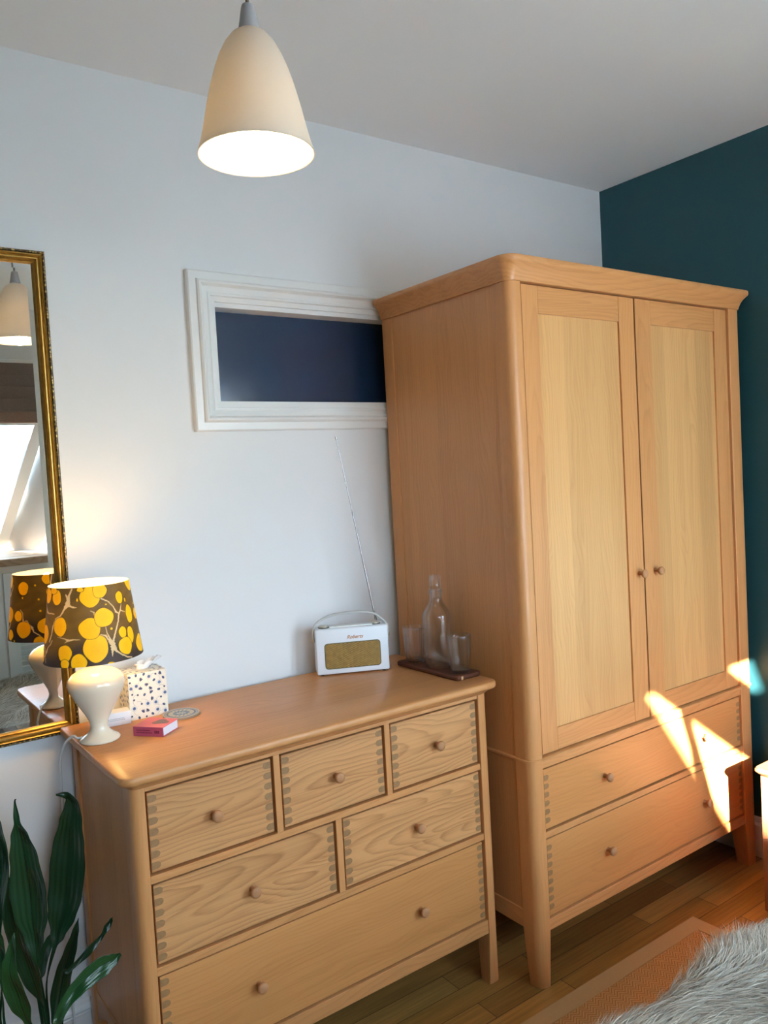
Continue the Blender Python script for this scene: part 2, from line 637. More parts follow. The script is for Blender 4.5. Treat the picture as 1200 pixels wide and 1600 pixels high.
# baseboards
bm = BM()
pr = [(0.0, 0.0), (-0.018, 0.0), (-0.018, 0.125), (-0.012, 0.135), (-0.010, 0.15), (0.0, 0.155)]
loft(bm, [[(X0, y, z) for y, z in pr], [(X1, y, z) for y, z in pr]])
struct('baseboard_back', bm, M_gloss_white)
bm = BM()
loft(bm, [[(X1 + y, YB, z) for y, z in pr], [(X1 + y, -0.018, z) for y, z in pr]])
struct('baseboard_right', bm, M_gloss_white)
bm = BM()
loft(bm, [[(X0 - y, YB, z) for y, z in pr], [(X0 - y, -0.018, z) for y, z in pr]])
struct('baseboard_left', bm, M_gloss_white)

# little internal window: painted moulding, reveal, dark blue glass
w1 = bpy.data.objects.new('window_1', None)
COL.objects.link(w1)
w1.location = ((FX0 + FX1) / 2, 0, FZ0)
w1['kind'] = 'structure'
bm = BM()
prof = [(0.0, 0.0), (0.0, -0.020), (0.004, -0.023), (0.026, -0.023), (0.028, -0.029), (0.033, -0.033), (0.039, -0.032),
        (0.043, -0.026), (0.046, -0.021), (0.054, -0.018), (0.062, -0.016), (0.066, -0.019), (0.072, -0.019), (0.074, -0.012),
        (0.082, -0.010), (0.0895, -0.010), (0.0895, 0.10), (0.086, 0.10), (0.086, 0.0)]
frame_sweep(bm, FX0, FX1, FZ0, FZ1, prof)
struct('window_frame', bm, M_gloss_white, w1, 20)
M_navy = plain('dark_blue_glass', (0.011, 0.026, 0.056), 0.16, var=0.25, scale=3, spec=0.7)
bm = box(BM(), GX0 - 0.0, GX1 + 0.0, 0.065, 0.072, GZ0, GZ1)
struct('glass_pane', bm, M_navy, w1)

# daylight window: sash leaning outwards in the deep opening
w2 = bpy.data.objects.new('window_2', None)
COL.objects.link(w2)
w2.location = (0, YB - 0.3, wz0)
w2['kind'] = 'structure'


def beam(bm, p, q, w, d, n=Vector((0, -0.79, 0.61))):
    p, q = Vector(p), Vector(q)
    t = (q - p).normalized()
    s = t.cross(n).normalized()
    nn = s.cross(t).normalized()
    l = []
    for c in (p, q):
        l.append([tuple(c + s * a * w / 2 + nn * b_ * d / 2) for a, b_ in ((-1, -1), (1, -1), (1, 1), (-1, 1))])
    return loft(bm, l)


ztop, zbot, ytop, ybot = 2.055, 1.255, -3.235, -3.84
bm = BM()
beam(bm, (wx0 + 0.03, ytop, ztop), (wx0 + 0.03, ybot, zbot), 0.06, 0.05)
beam(bm, (0.685, ytop, ztop), (0.505, ybot, zbot), 0.07, 0.05)
beam(bm, (wx0 + 0.06, ytop, ztop), (0.71, ytop, ztop), 0.05, 0.05)
beam(bm, (wx0 + 0.06, ybot, zbot), (0.515, ybot, zbot), 0.06, 0.05)
for xm in (-0.62, -0.24, 0.131):
    beam(bm, (xm, ytop, ztop), (xm, ybot, zbot), 0.032, 0.045)
struct('window_frame', bm, M_sash, w2)
bm = BM()
loft(bm, [[(wx0 + 0.05, ytop, ztop), (0.71, ytop, ztop), (0.518, ybot, zbot), (wx0 + 0.05, ybot, zbot)],
          [(wx0 + 0.05, ytop - 0.003, ztop + 0.003), (0.71, ytop - 0.003, ztop + 0.003), (0.518, ybot - 0.003, zbot + 0.003), (wx0 + 0.05, ybot - 0.003, zbot + 0.003)]])
struct('window_pane', bm, M_pane, w2)
M_sill = oak('worn_sill_wood', 'X', 'Y', light=(0.42, 0.30, 0.20), dark=(0.20, 0.12, 0.075), fig=0.8, stave=0.21, stave_var=0.2, rough=0.5)
bm = box(BM(), wx0 - 0.06, wx1 + 0.10, YB + 0.0, YB + 0.21, wz0 - 0.045, wz0, 0.006)
loft(bm, [[(wx0 + 0.002, YBAY + 0.02, z), (0.53, YBAY + 0.02, z), (wx1 - 0.002, YB + 0.05, z), (wx0 + 0.002, YB + 0.05, z)] for z in (wz0 - 0.02, wz0 + 0.001)])
struct('window_sill', bm, M_sill, w2)

# second, upright window, unseen and added to let in more daylight
w3 = bpy.data.objects.new('added_window', None)
COL.objects.link(w3)
w3.location = ((vx0 + vx1) / 2, YO + 0.03, vz0)
w3['kind'] = 'structure'
bm = BM()
frame_sweep(bm, vx0, vx1, vz0, vz1, [(0, YO + 0.005), (0, YO + 0.06), (0.05, YO + 0.06), (0.05, YO + 0.005)])
box(bm, (vx0 + vx1) / 2 - 0.03, (vx0 + vx1) / 2 + 0.03, YO + 0.008, YO + 0.057, vz0 + 0.049, vz1 - 0.049)
struct('window_frame', bm, M_sash, w3)
struct('window_pane', box(BM(), vx0 + 0.04, vx1 - 0.04, YO + 0.03, YO + 0.034, vz0 + 0.04, vz1 - 0.04), M_pane, w3)
struct('window_sill', box(BM(), vx0 - 0.04, vx1 + 0.04, YB - 0.04, YB + 0.10, vz0 - 0.035, vz0 - 0.001, 0.005), M_sill, w3)

# unseen outdoor additions: bracketed board and gable, shaped to cut the sun patch
bm = BM()


def line_z(x):
    return 2.408 + (x + 0.533) * -0.666


loft(bm, [[(x, -3.96, line_z(x)), (x, -4.0, line_z(x)), (x, -4.0, line_z(x) + 0.31), (x, -3.96, line_z(x) + 0.31)] for x in (-2.1, 2.0)])
for x in (-1.8, 1.6):
    box(bm, x, x + 0.07, -3.965, YO + 0.001, line_z(x) + 0.08, line_z(x) + 0.15)
struct('sun_blocker_1', bm, M_sash)
nh = thing('blocker_house', 'unseen pale gable added outside the window to block part of the sun', 'house', (-3.4, -8, -2.8))
rid, ey = 5.48, -6.45  # added gable; its slope bounds the lower left of the sunlight
xr = -2.150 + (3.584 + 2.8) / 1.292
xa = -2.150 - (rid - 3.584) / 1.292
bm = BM()
loft(bm, [[(xr, y, -2.8), (xa, y, rid), (2 * xa - xr, y, -2.8)] for y in (-6.2, ey)])
obj('blocker_gable', bm, M_brick, nh)
bm = BM()
loft(bm, [[(xr - 3.4, y, -2.8), (xa, y, rid - 4.4), (2 * xa - xr + 3.4, y, -2.8)] for y in (ey - 0.01, -13)])
obj('blocker_house_roof', bm, M_tile, nh)
bm = box(BM(), -30, 30, -60, -3.2, -2.85, -2.8)
o = struct('ground', bm, plain('bounce_paving', (0.86, 0.89, 0.94), 0.9, var=0.1, scale=2))  # unseen ground made very pale to bounce light up to the ceiling

# roman blind
M_blind = plain('brown_linen', (0.16, 0.125, 0.105), 0.9, var=0.18, scale=90, spec=0.1, bmp=0.2)
M_blind2 = plain('brown_linen_hem', (0.26, 0.17, 0.13), 0.9, var=0.18, scale=90, spec=0.1)
t = thing('roman_blind', 'brown linen roman blind drawn up above the bright window, seen in the mirror', 'blind', (-0.15, YB + 0.05, 2.03))
bm = BM()
ring = []
for k in range(4):
    z0_ = 2.10 + k * 0.075
    box(bm, wx0 - 0.04, wx1 - 0.005, YB + 0.03 - 0.006 * k, YB + 0.075 - 0.006 * k, z0_, z0_ + 0.085, 0.012)
obj('fabric_folds', bm, M_blind, t, 40)
bm = box(BM(), wx0 - 0.04, wx1 - 0.005, YB + 0.03, YB + 0.055, 2.03, 2.105, 0.006)
obj('hem', bm, M_blind2, t)
bm = box(BM(), wx0 - 0.05, wx1 + 0.005, YB + 0.002, YB + 0.05, 2.395, 2.43, 0.004)
obj('headrail', bm, M_gloss_white, t)

# louvred cupboard below the window
t = thing('louvred_cupboard', 'white painted cupboard with louvred doors below the window sill, seen in the mirror', 'cupboard', (0, YB + 0.1, 0))
bm = box(BM(), wx0 - 0.05, wx1 + 0.08, YB + 0.002, YB + 0.16, 0.0, wz0 - 0.047)
obj('carcass', bm, M_gloss_white, t)
nd = 4
dw = (wx1 + 0.08 - (wx0 - 0.05)) / nd
for k in range(nd):
    xa = wx0 - 0.05 + k * dw + 0.006
    xb = xa + dw - 0.012
    bm = BM()
    frame_sweep(bm, xa, xb, 0.08, wz0 - 0.09, [(0, YB + 0.161), (0, YB + 0.182), (0.07, YB + 0.182), (0.07, YB + 0.161)])
    d = obj('door', bm, M_sash, t)
    bm = BM()
    for j in range(28):
        z = 0.165 + j * 0.0325
        loft(bm, [[(x, YB + 0.162, z), (x, YB + 0.166, z - 0.004), (x, YB + 0.181, z + 0.022), (x, YB + 0.177, z + 0.026)] for x in (xa + 0.07, xb - 0.07)])
    obj('louvres', bm, M_sash, d)
# ------------------------------------------------------------------ chest of drawers
chest = thing('chest_of_drawers', 'wide low oak chest of six drawers below the small blue window', 'chest of drawers', (0.51, -0.3, 0))
CX0, CX1, CF, CB = -0.036, 1.058, -0.534, -0.040
Dx = [0, .3233, .3474, .6687, .6928, 1.0161]
ZT1, ZB1, ZT2, ZB2, ZT3, ZB3 = 0.8838, 0.6906, 0.6661, 0.4733, 0.4479, 0.2030


def leg_loops(x0, x1, y0, y1, radii, zs, taper):
    """square leg; taper: (dx0, dx1, dy0, dy1) pulled in at the foot"""
    lo = []
    for z, f in zs:
        lo.append(rrect(x0 + taper[0] * f, x1 - taper[1] * f, y0 + taper[2] * f, y1 - taper[3] * f, radii, z, 5))
    return lo


for sx_, (xa, xb, rad, tp) in enumerate([(CX0, -0.003, (0.022, 0.003, 0.003, 0.003), (0, -0.008, 0, 0.03)),
                                        (1.0191, CX1, (0.003, 0.022, 0.003, 0.003), (-0.008, 0, 0, 0.03))]):
    bm = loft(BM(), leg_loops(xa, xb, CF - 0.004, CF + 0.055, rad, [(0, 1), (0.003, 1), (0.157, 0), (0.90, 0)], (tp[0] if sx_ else 0, tp[1] if not sx_ else 0, 0, 0.018)))
    obj('leg', bm, OAK_Z, chest, 35)
    bm = loft(BM(), leg_loops(xa, xb, CB - 0.045, CB, (0.004,) * 4, [(0, 1), (0.003, 1), (0.157, 0), (0.90, 0)], (0, 0, 0.014, 0)))
    obj('leg', bm, OAK_Z, chest, 35)
    xs = (CX0 + 0.006, CX0 + 0.022) if sx_ == 0 else (CX1 - 0.022, CX1 - 0.006)
    bm = box(BM(), xs[0], xs[1], CF + 0.053, CB - 0.043, 0.205, 0.90)
    obj('side_panel', bm, OAK_ZY, chest)
    # arched bottom rail of the side
    bm = BM()
    ya, yb = CF + 0.053, CB - 0.043
    top = [(ya + (yb - ya) * k / 16, 0.206) for k in range(17)]
    low = [(ya + (yb - ya) * k / 16, 0.115 + 0.062 * (1 - abs(2 * k / 16 - 1) ** 2.6)) for k in range(17)]
    ringp = top + low[::-1]
    loft(bm, [[(x, y, z) for y, z in ringp] for x in (xs[0] - 0.002, xs[1])])
    obj('side_rail', bm, OAK_Y, chest)
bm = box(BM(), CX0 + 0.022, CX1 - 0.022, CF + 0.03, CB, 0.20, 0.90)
obj('carcass', bm, OAK_GAP_SHADE, chest)
# rails and dividers of the front
for nm, x0, x1, z0, z1, mt in [('rail', -0.003, 1.0191, ZT1 + 0.003, 0.905, OAK_X), ('rail', -0.003, 1.0191, ZT2 + 0.003, ZB1 - 0.003, OAK_X),
                               ('rail', -0.003, 1.0191, ZT3 + 0.003, ZB2 - 0.003, OAK_X), ('rail', -0.003, 1.0191, 0.1573, ZB3 - 0.003, OAK_X),
                               ('divider', Dx[1] + .003, Dx[2] - .003, ZB1 - .003, ZT1 + .003, OAK_Z), ('divider', Dx[3] + .003, Dx[4] - .003, ZB1 - .003, ZT1 + .003, OAK_Z),
                               ('divider', .5081 - .0095, .5081 + .0095, ZB2 - .003, ZT2 + .003, OAK_Z)]:
    bm = box(BM(), x0, x1, CF, CF + 0.028, z0, z1, 0.001, 1)
    obj(nm, bm, mt, chest)
# top with coved edge
bm = BM()
lo = []
for o_, z, rr in [(0.0, 0.898, 0.022), (0.002, 0.900, 0.022), (0.006, 0.905, 0.024), (0.014, 0.911, 0.026), (0.024, 0.9155, 0.030), (0.029, 0.9185, 0.033),
                  (0.0305, 0.923, 0.034), (0.0305, 0.931, 0.034), (0.029, 0.935, 0.033), (0.0265, 0.937, 0.031)]:
    lo.append(rrect(CX0 - o_ * 0.92, CX1 + o_ * 0.92, CF - 0.004 - o_, CB + 0.001, (rr, rr, 0.002, 0.002), z, 7))
loft(bm, lo)
obj('top', bm, OAK_TOP, chest, 50)


def dovetails(bm, x, sgn, z0, z1, yf, pitch=0.0262, length=0.021, dz=0.0):
    n = int((z1 - z0 - 0.008) / pitch)
    st = (z1 - z0 - n * pitch) / 2 + pitch / 2
    for k in range(n):
        zc = z0 + st + k * pitch
        h = 0.0085
        ring = [(x, zc - h), (x + sgn * (length - h), zc - h)]
        for j in range(1, 6):
            a = -90 + 180 * j / 6
            ring.append((x + sgn * (length - h + h * math.cos(math.radians(a))), zc + h * math.sin(math.radians(a))))
        ring += [(x + sgn * (length - h), zc + h), (x, zc + h)]
        loft(bm, [[(a, yf + 0.001, z) for a, z in ring], [(a, yf - 0.0004, z) for a, z in ring]], mi=1)


def knob_bm(x, yf, z, s=1.0):
    bm = BM()
    prof = [(0.0075, 0.0), (0.0065, 0.004), (0.006, 0.010), (0.0085, 0.0145), (0.0125, 0.018), (0.0145, 0.0225), (0.0140, 0.0265), (0.0105, 0.0295), (0.004, 0.0308)]
    lathe(bm, [(r * s, d * s) for r, d in prof], 0, 0, 24)
    bmesh.ops.transform(bm, matrix=Matrix.Translation((x, yf, z)) @ Matrix.Rotation(math.radians(90), 4, 'X'), verts=bm.verts)
    return bm


knob0 = None


def drawer(parent, x0, x1, z0, z1, yf, knobs, mat, s=1.0, dvt=True):
    global knob0
    g = 0.0030
    bm = box(BM(), x0 + g, x1 - g, yf, yf + 0.022, z0 + g, z1 - g, 0.0012, 1)
    if dvt:
        dovetails(bm, x0 + g + 0.0012, 1, z0, z1, yf)
        dovetails(bm, x1 - g - 0.0012, -1, z0, z1, yf)
    d = obj('drawer', bm, [mat, OAK_END], parent)
    for kx in knobs:
        if knob0 is None:
            knob0 = obj('knob', knob_bm(kx, yf, (z0 + z1) / 2, s), OAK_KNOB, d, 60)
            drawer.off = world_loc(knob0) - Vector((kx, yf, (z0 + z1) / 2))
        else:
            dup(knob0, Vector((kx, yf, (z0 + z1) / 2)) + drawer.off, d)
    return d


YD = CF + 0.004
for a, b_ in ((0, 1), (2, 3), (4, 5)):
    drawer(chest, Dx[a], Dx[b_], ZB1, ZT1, YD, [(Dx[a] + Dx[b_]) / 2], OAK_DRAWER)
drawer(chest, 0, .4958, ZB2, ZT2, YD, [0.248], OAK_DRAWER)
drawer(chest, .5204, 1.0161, ZB2, ZT2, YD, [0.768], OAK_DRAWER)
drawer(chest, 0, 1.0161, ZB3, ZT3, YD, [0.250, 0.766], OAK_DRAWER_PLAIN)

# ------------------------------------------------------------------ wardrobe
ward = thing('wardrobe', 'tall two-door oak wardrobe over two long drawers, in the corner by the teal wall', 'wardrobe', (1.71, -0.33, 0))
WX0, WX1, WF, WB = 1.108, 2.318, -0.658, -0.030
ZJ = 0.697
PW = 0.052          # front post
DRX0, DRX1 = 1.160, 2.236
for xa, xb, rad in [(WX0, DRX0 - 0.003, (0.026, 0.003, 0.003, 0.003)), (DRX1 + 0.003, WX1, (0.003, 0.026, 0.003, 0.003))]:
    left = xa < 1.5
    bm = loft(BM(), leg_loops(xa, xb, WF - 0.003, WF + 0.065, rad, [(0, 1), (0.004, 1), (0.165, 0), (ZJ - 0.004, 0)], (0, 0.010 if left else 0, 0, 0.018) if left else (0.010, 0, 0, 0.018)))
    obj('leg', bm, OAK_Z, ward, 35)
    bm = loft(BM(), leg_loops(xa, xb, WB - 0.055, WB, (0.004,) * 4, [(0, 1), (0.004, 1), (0.165, 0), (ZJ - 0.004, 0)], (0, 0, 0.015, 0)))
    obj('leg', bm, OAK_Z, ward, 35)
    bm = loft(BM(), [rrect(xa, xb, WF - 0.003, WF + 0.065, rad, z, 5) for z in (ZJ + 0.004, 2.125)])
    obj('post', bm, OAK_Z, ward, 35)
    bm = loft(BM(), [rrect(xa, xb, WB - 0.055, WB, (0.004,) * 4, z, 5) for z in (ZJ + 0.004, 2.125)])
    obj('post', bm, OAK_Z, ward, 35)
    xs = (WX0 + 0.005, WX0 + 0.023) if left else (WX1 - 0.023, WX1 - 0.005)
    bm = box(BM(), xs[0], xs[1], WF + 0.063, WB - 0.053, ZJ + 0.004, 2.125)
    obj('side_panel', bm, OAK_ZY, ward)
    bm = box(BM(), xs[0], xs[1], WF + 0.063, WB - 0.053, 0.225, ZJ - 0.004)
    obj('side_panel', bm, OAK_ZY, ward)
    bm = box(BM(), xs[0] - 0.003, xs[1], WF + 0.063, WB - 0.053, 0.168, 0.226, 0.002, 1)
    obj('side_rail', bm, OAK_Y, ward)
# joint moulding between base and upper part
bm = loft(BM(), [rrect(WX0 - o_, WX1 + o_, WF - 0.003 - o_, WB, (0.026, 0.026, 0.003, 0.003), z, 5)
                 for o_, z in ((0.0005, ZJ - 0.0045), (0.003, ZJ - 0.003), (0.003, ZJ + 0.003), (0.0005, ZJ + 0.0045))])
obj('joint_moulding', bm, OAK_X, ward, 35)
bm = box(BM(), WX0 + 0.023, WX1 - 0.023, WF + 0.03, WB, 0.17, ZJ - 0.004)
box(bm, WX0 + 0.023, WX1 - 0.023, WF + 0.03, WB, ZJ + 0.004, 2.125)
obj('carcass', bm, OAK_GAP_SHADE, ward)
for z0, z1 in [(0.1677, 0.2024), (0.4518, 0.4716), (0.668, 0.6925)]:
    bm = box(BM(), DRX0 - 0.003, DRX1 + 0.003, WF, WF + 0.029, z0, z1, 0.001, 1)
    obj('rail', bm, OAK_X, ward)
drawer(ward, DRX0, DRX1, 0.2054, 0.4488, WF + 0.004, [1.443, 1.985], OAK_DRAWER_PLAIN, 1.0)
drawer(ward, DRX0, DRX1, 0.4746, 0.665, WF + 0.004, [1.443, 1.985], OAK_DRAWER_PLAIN, 1.0)


def door(x0, x1, sl, sr, kx):
    z0, z1, zt, zb = 0.7075, 2.116, 2.034, 0.775
    yf = WF + 0.004
    g = 0.0026
    bm = box(BM(), x0 + sl - 0.004, x1 - sr + 0.004, yf + 0.007, yf + 0.018, zb - 0.004, zt + 0.004)
    d = obj('door', bm, OAK_PANEL, ward)
    for a, b_ in ((x0 + g, x0 + sl), (x1 - sr, x1 - g)):
        obj('stile', box(BM(), a, b_, yf, yf + 0.021, z0, z1, 0.001, 1), OAK_STILE, d)
    for a, b_ in ((z0, zb), (zt, z1)):
        obj('door_rail', box(BM(), x0 + sl + .0004, x1 - sr - .0004, yf + 0.0006, yf + 0.021, a, b_, 0.001, 1), OAK_X, d)
    dup(knob0, Vector((kx, yf, 1.201)) + drawer.off, d)
    return d


door(1.162, 1.691, 0.072, 0.080, 1.662)
door(1.693, 2.235, 0.086, 0.080, 1.752)
# cornice
bm = BM()
lo = []
for o_, z, rr in [(0.0, 2.1205, 0.026), (0.003, 2.1215, 0.026), (0.004, 2.126, 0.027), (0.006, 2.132, 0.028), (0.011, 2.145, 0.031), (0.019, 2.158, 0.035), (0.029, 2.168, 0.040),
                  (0.0335, 2.172, 0.043), (0.0345, 2.176, 0.043), (0.0345, 2.184, 0.043), (0.032, 2.188, 0.042)]:
    lo.append(rrect(WX0 - o_, WX1 + min(o_, 0.034), WF - 0.003 - o_, WB, (rr, rr, 0.002, 0.002), z, 8))
loft(bm, lo)
obj('cornice', bm, OAK_X, ward, 50)

# ------------------------------------------------------------------ mirror
M_gold = None
m, nt, b = new_mat('gilt')
tc_ = N(nt, 'ShaderNodeTexCoord')
nz = N(nt, 'ShaderNodeTexNoise')
nz.inputs['Scale'].default_value = 70
nt.links.new(tc_.outputs['Object'], nz.inputs['Vector'])
nt.links.new(mixrgb(nt, 'MIX', nz.outputs['Fac'], (0.30, 0.17, 0.035), (0.56, 0.36, 0.10)), b.inputs['Base Color'])
b.inputs['Metallic'].default_value = 0.85
b.inputs['Roughness'].default_value = 0.36
M_gold = m
m, nt, b = new_mat('gilt_carved')
tc_ = N(nt, 'ShaderNodeTexCoord')
vz = N(nt, 'ShaderNodeTexVoronoi')
vz.inputs['Scale'].default_value = 130
nt.links.new(tc_.outputs['Object'], vz.inputs['Vector'])
cr_ = N(nt, 'ShaderNodeValToRGB')
cr_.color_ramp.elements[0].color = (0.62, 0.45, 0.17, 1)
cr_.color_ramp.elements[1].position = 0.55
cr_.color_ramp.elements[1].color = (0.05, 0.03, 0.012, 1)
nt.links.new(vz.outputs['Distance'], cr_.inputs[0])
nt.links.new(cr_.outputs[0], b.inputs['Base Color'])
b.inputs['Metallic'].default_value = 0.7
b.inputs['Roughness'].default_value = 0.4
bump(nt, b, vz.outputs['Distance'], -0.9, 0.004)
M_gold_carved = m
m, nt, b = new_mat('mirror_silver')
b.inputs['Base Color'].default_value = (0.90, 0.91, 0.90, 1)
b.inputs['Metallic'].default_value = 1.0
b.inputs['Roughness'].default_value = 0.0
M_mirror = m
MX0, MX1, MZ0, MZ1 = -0.66, -0.006, 0.912, 2.236
mir = thing('wall_mirror', 'tall mirror in a gilt moulded frame hanging on the white wall behind the table lamp', 'mirror', ((MX0 + MX1) / 2, -0.01, MZ0))
bm = BM()
frame_sweep(bm, MX0, MX1, MZ0, MZ1, [(0.0095, -0.001), (0.0095, -0.026), (0.0115, -0.030), (0.014, -0.0285), (0.016, -0.022), (0.019, -0.024), (0.0215, -0.029), (0.0245, -0.029),
                                     (0.0265, -0.023), (0.028, -0.0175), (0.0295, -0.0195), (0.031, -0.0205), (0.033, -0.019), (0.0345, -0.014), (0.036, -0.012), (0.036, -0.001)])
obj('frame', bm, M_gold, mir, 30)
bm = BM()
frame_sweep(bm, MX0, MX1, MZ0, MZ1, [(0.0, -0.001), (0.0, -0.018), (0.0015, -0.024), (0.004, -0.0275), (0.007, -0.0275), (0.009, -0.025), (0.0095, -0.001)])
obj('carved_edge', bm, M_gold_carved, mir, 40)
bm = BM()
i0, i1, ym = 0.030, 0.049, -0.0115
ringA = [(MX0 + i0, ym + 0.0008, MZ0 + i0), (MX1 - i0, ym + 0.0008, MZ0 + i0), (MX1 - i0, ym + 0.0008, MZ1 - i0), (MX0 + i0, ym + 0.0008, MZ1 - i0)]
ringB = [(MX0 + i1, ym, MZ0 + i1), (MX1 - i1, ym, MZ0 + i1), (MX1 - i1, ym, MZ1 - i1), (MX0 + i1, ym, MZ1 - i1)]
loft(bm, [[(x, -0.003, z) for x, y, z in ringA], ringA, ringB])
obj('glass', bm, M_mirror, mir)
# ------------------------------------------------------------------ pendant lamp
px, py, pz = 0.128, -1.018, 2.169
pend = thing('pendant_lamp', 'lit white bell-shaped pendant lamp hanging from the ceiling', 'lamp', (px, py, pz))
m, nt, b = new_mat('white_bone_china')
b.inputs['Base Color'].default_value = (0.78, 0.74, 0.66, 1)
b.inputs['Roughness'].default_value = 0.55
tr = N(nt, 'ShaderNodeBsdfTranslucent')
tr.inputs['Color'].default_value = (0.95, 0.84, 0.64, 1)
mx_ = N(nt, 'ShaderNodeMixShader')
mx_.inputs[0].default_value = 0.13
nt.links.new(b.outputs[0], mx_.inputs[1])
nt.links.new(tr.outputs[0], mx_.inputs[2])
nt.links.new(mx_.outputs[0], nt.nodes['Material Output'].inputs['Surface'])
M_china = m
so = [(0.1055, 0.0), (0.1035, 0.006), (0.0990, 0.021), (0.0935, 0.0425), (0.0890, 0.064), (0.0840, 0.086), (0.0785, 0.108), (0.0725, 0.130), (0.0655, 0.1515),
      (0.0570, 0.173), (0.0455, 0.195), (0.0335, 0.210), (0.019, 0.2195)]
prof = [(r, pz + z) for r, z in so] + [(max(r - 0.0028, 0.004), pz + z - (0.0028 if z > 0.15 else 0)) for r, z in so[::-1]]
prof.append(prof[0])
obj('shade', lathe(BM(), prof, px, py, 96, (False, False)), M_china, pend, 80)
M_greyplastic = plain('grey_plastic', (0.42, 0.42, 0.43), 0.5, var=0.02)
obj('cap', lathe(BM(), [(0.0195, pz + 0.217), (0.0195, pz + 0.2205), (0.0165, pz + 0.236), (0.0125, pz + 0.258), (0.0105, pz + 0.264), (0.006, pz + 0.266), (0.003, pz + 0.2665)], px, py, 40), M_greyplastic, pend, 40)
obj('cord', tube(BM(), [(px, py, pz + 0.262), (px, py, H)], 0.0034), plain('brown_flex', (0.22, 0.17, 0.13), 0.7), pend, 80)
M_bulb = emit_mat('bulb_glow', (1.0, 0.80, 0.52, 1), 40)
obj('bulb', lathe(BM(), [(0.012, pz + 0.135), (0.014, pz + 0.115), (0.026, pz + 0.085), (0.030, pz + 0.065), (0.026, pz + 0.045), (0.014, pz + 0.034), (0.002, pz + 0.032)], px, py, 28), M_bulb, pend, 80)
obj('bulb_holder', lathe(BM(), [(0.014, pz + 0.214), (0.016, pz + 0.136), (0.005, pz + 0.134)], px, py, 24), M_gloss_white, pend, 50)
ld = bpy.data.lights.new('pendant_light', 'POINT')
ld.energy = PENDANT_W
ld.color = (1.0, 0.78, 0.50)
ld.shadow_soft_size = 0.028
lo_ = bpy.data.objects.new('pendant_light', ld)
COL.objects.link(lo_)
lo_.location = (px, py, pz + 0.012)

# ------------------------------------------------------------------ table lamp
ZC = 0.937
lx, ly = -0.010, -0.230
tl = thing('table_lamp', 'lit table lamp with a cream ceramic base and a yellow and brown marbled shade', 'lamp', (lx, ly, ZC))
M_cream = plain('cream_glaze', (0.80, 0.70, 0.54), 0.12, var=0.015, scale=12, spec=0.6)
lathe_prof = [(0.002, ZC), (0.046, ZC), (0.0505, ZC + 0.003), (0.0505, ZC + 0.006), (0.046, ZC + 0.011), (0.034, ZC + 0.018), (0.0245, ZC + 0.028), (0.0215, ZC + 0.039), (0.0235, ZC + 0.052),
              (0.033, ZC + 0.072), (0.046, ZC + 0.094), (0.0585, ZC + 0.116), (0.0685, ZC + 0.137), (0.0715, ZC + 0.150), (0.0685, ZC + 0.163), (0.058, ZC + 0.175), (0.044, ZC + 0.183),
              (0.030, ZC + 0.1875), (0.020, ZC + 0.190), (0.0165, ZC + 0.195), (0.016, ZC + 0.202), (0.002, ZC + 0.2025)]
obj('base', lathe(BM(), lathe_prof, lx, ly, 64), M_cream, tl, 60)
SZ0, SR0, SZ1, SR1 = 1.155, 0.1215, 1.346, 0.0975
SPOTS= [(-2.692, 1.3232, 0.148, 0.0184), (-2.815, 1.3399, 0.125, 0.0087), (-2.568, 1.2532, 0.177, 0.0227), (-2.434, 1.1886, 0.158, 0.0206), (-2.433, 1.1631, 0.094, 0.0119), (-2.136, 1.1668, 0.16, 0.0195), (-1.784, 1.1961, 0.251, 0.0325), (-1.879, 1.2452, 0.231, 0.0255), (-1.555, 1.2679, 0.218, 0.0227), (-1.83, 1.3214, 0.235, 0.0249), (-1.589, 1.3337, 0.168, 0.0173), (-2.049, 1.3405, 0.078, 0.0054), (-1.095, 1.3103, 0.106, 0.0151), (-0.843, 1.2644, 0.122, 0.0227), (-1.152, 1.2239, 0.1, 0.0141), (-0.925, 1.2134, 0.101, 0.0206), (-1.126, 1.1896, 0.178, 0.0212), (-1.515, 1.1539, 0.073, 0.0043), (-1.418, 1.2379, 0.027, 0.003), (-2.127, 1.3161, 0.02, 0.0039), (-1.477, 1.2987, 0.024, 0.0013), (-0.916, 1.3006, 0.025, 0.0054)]
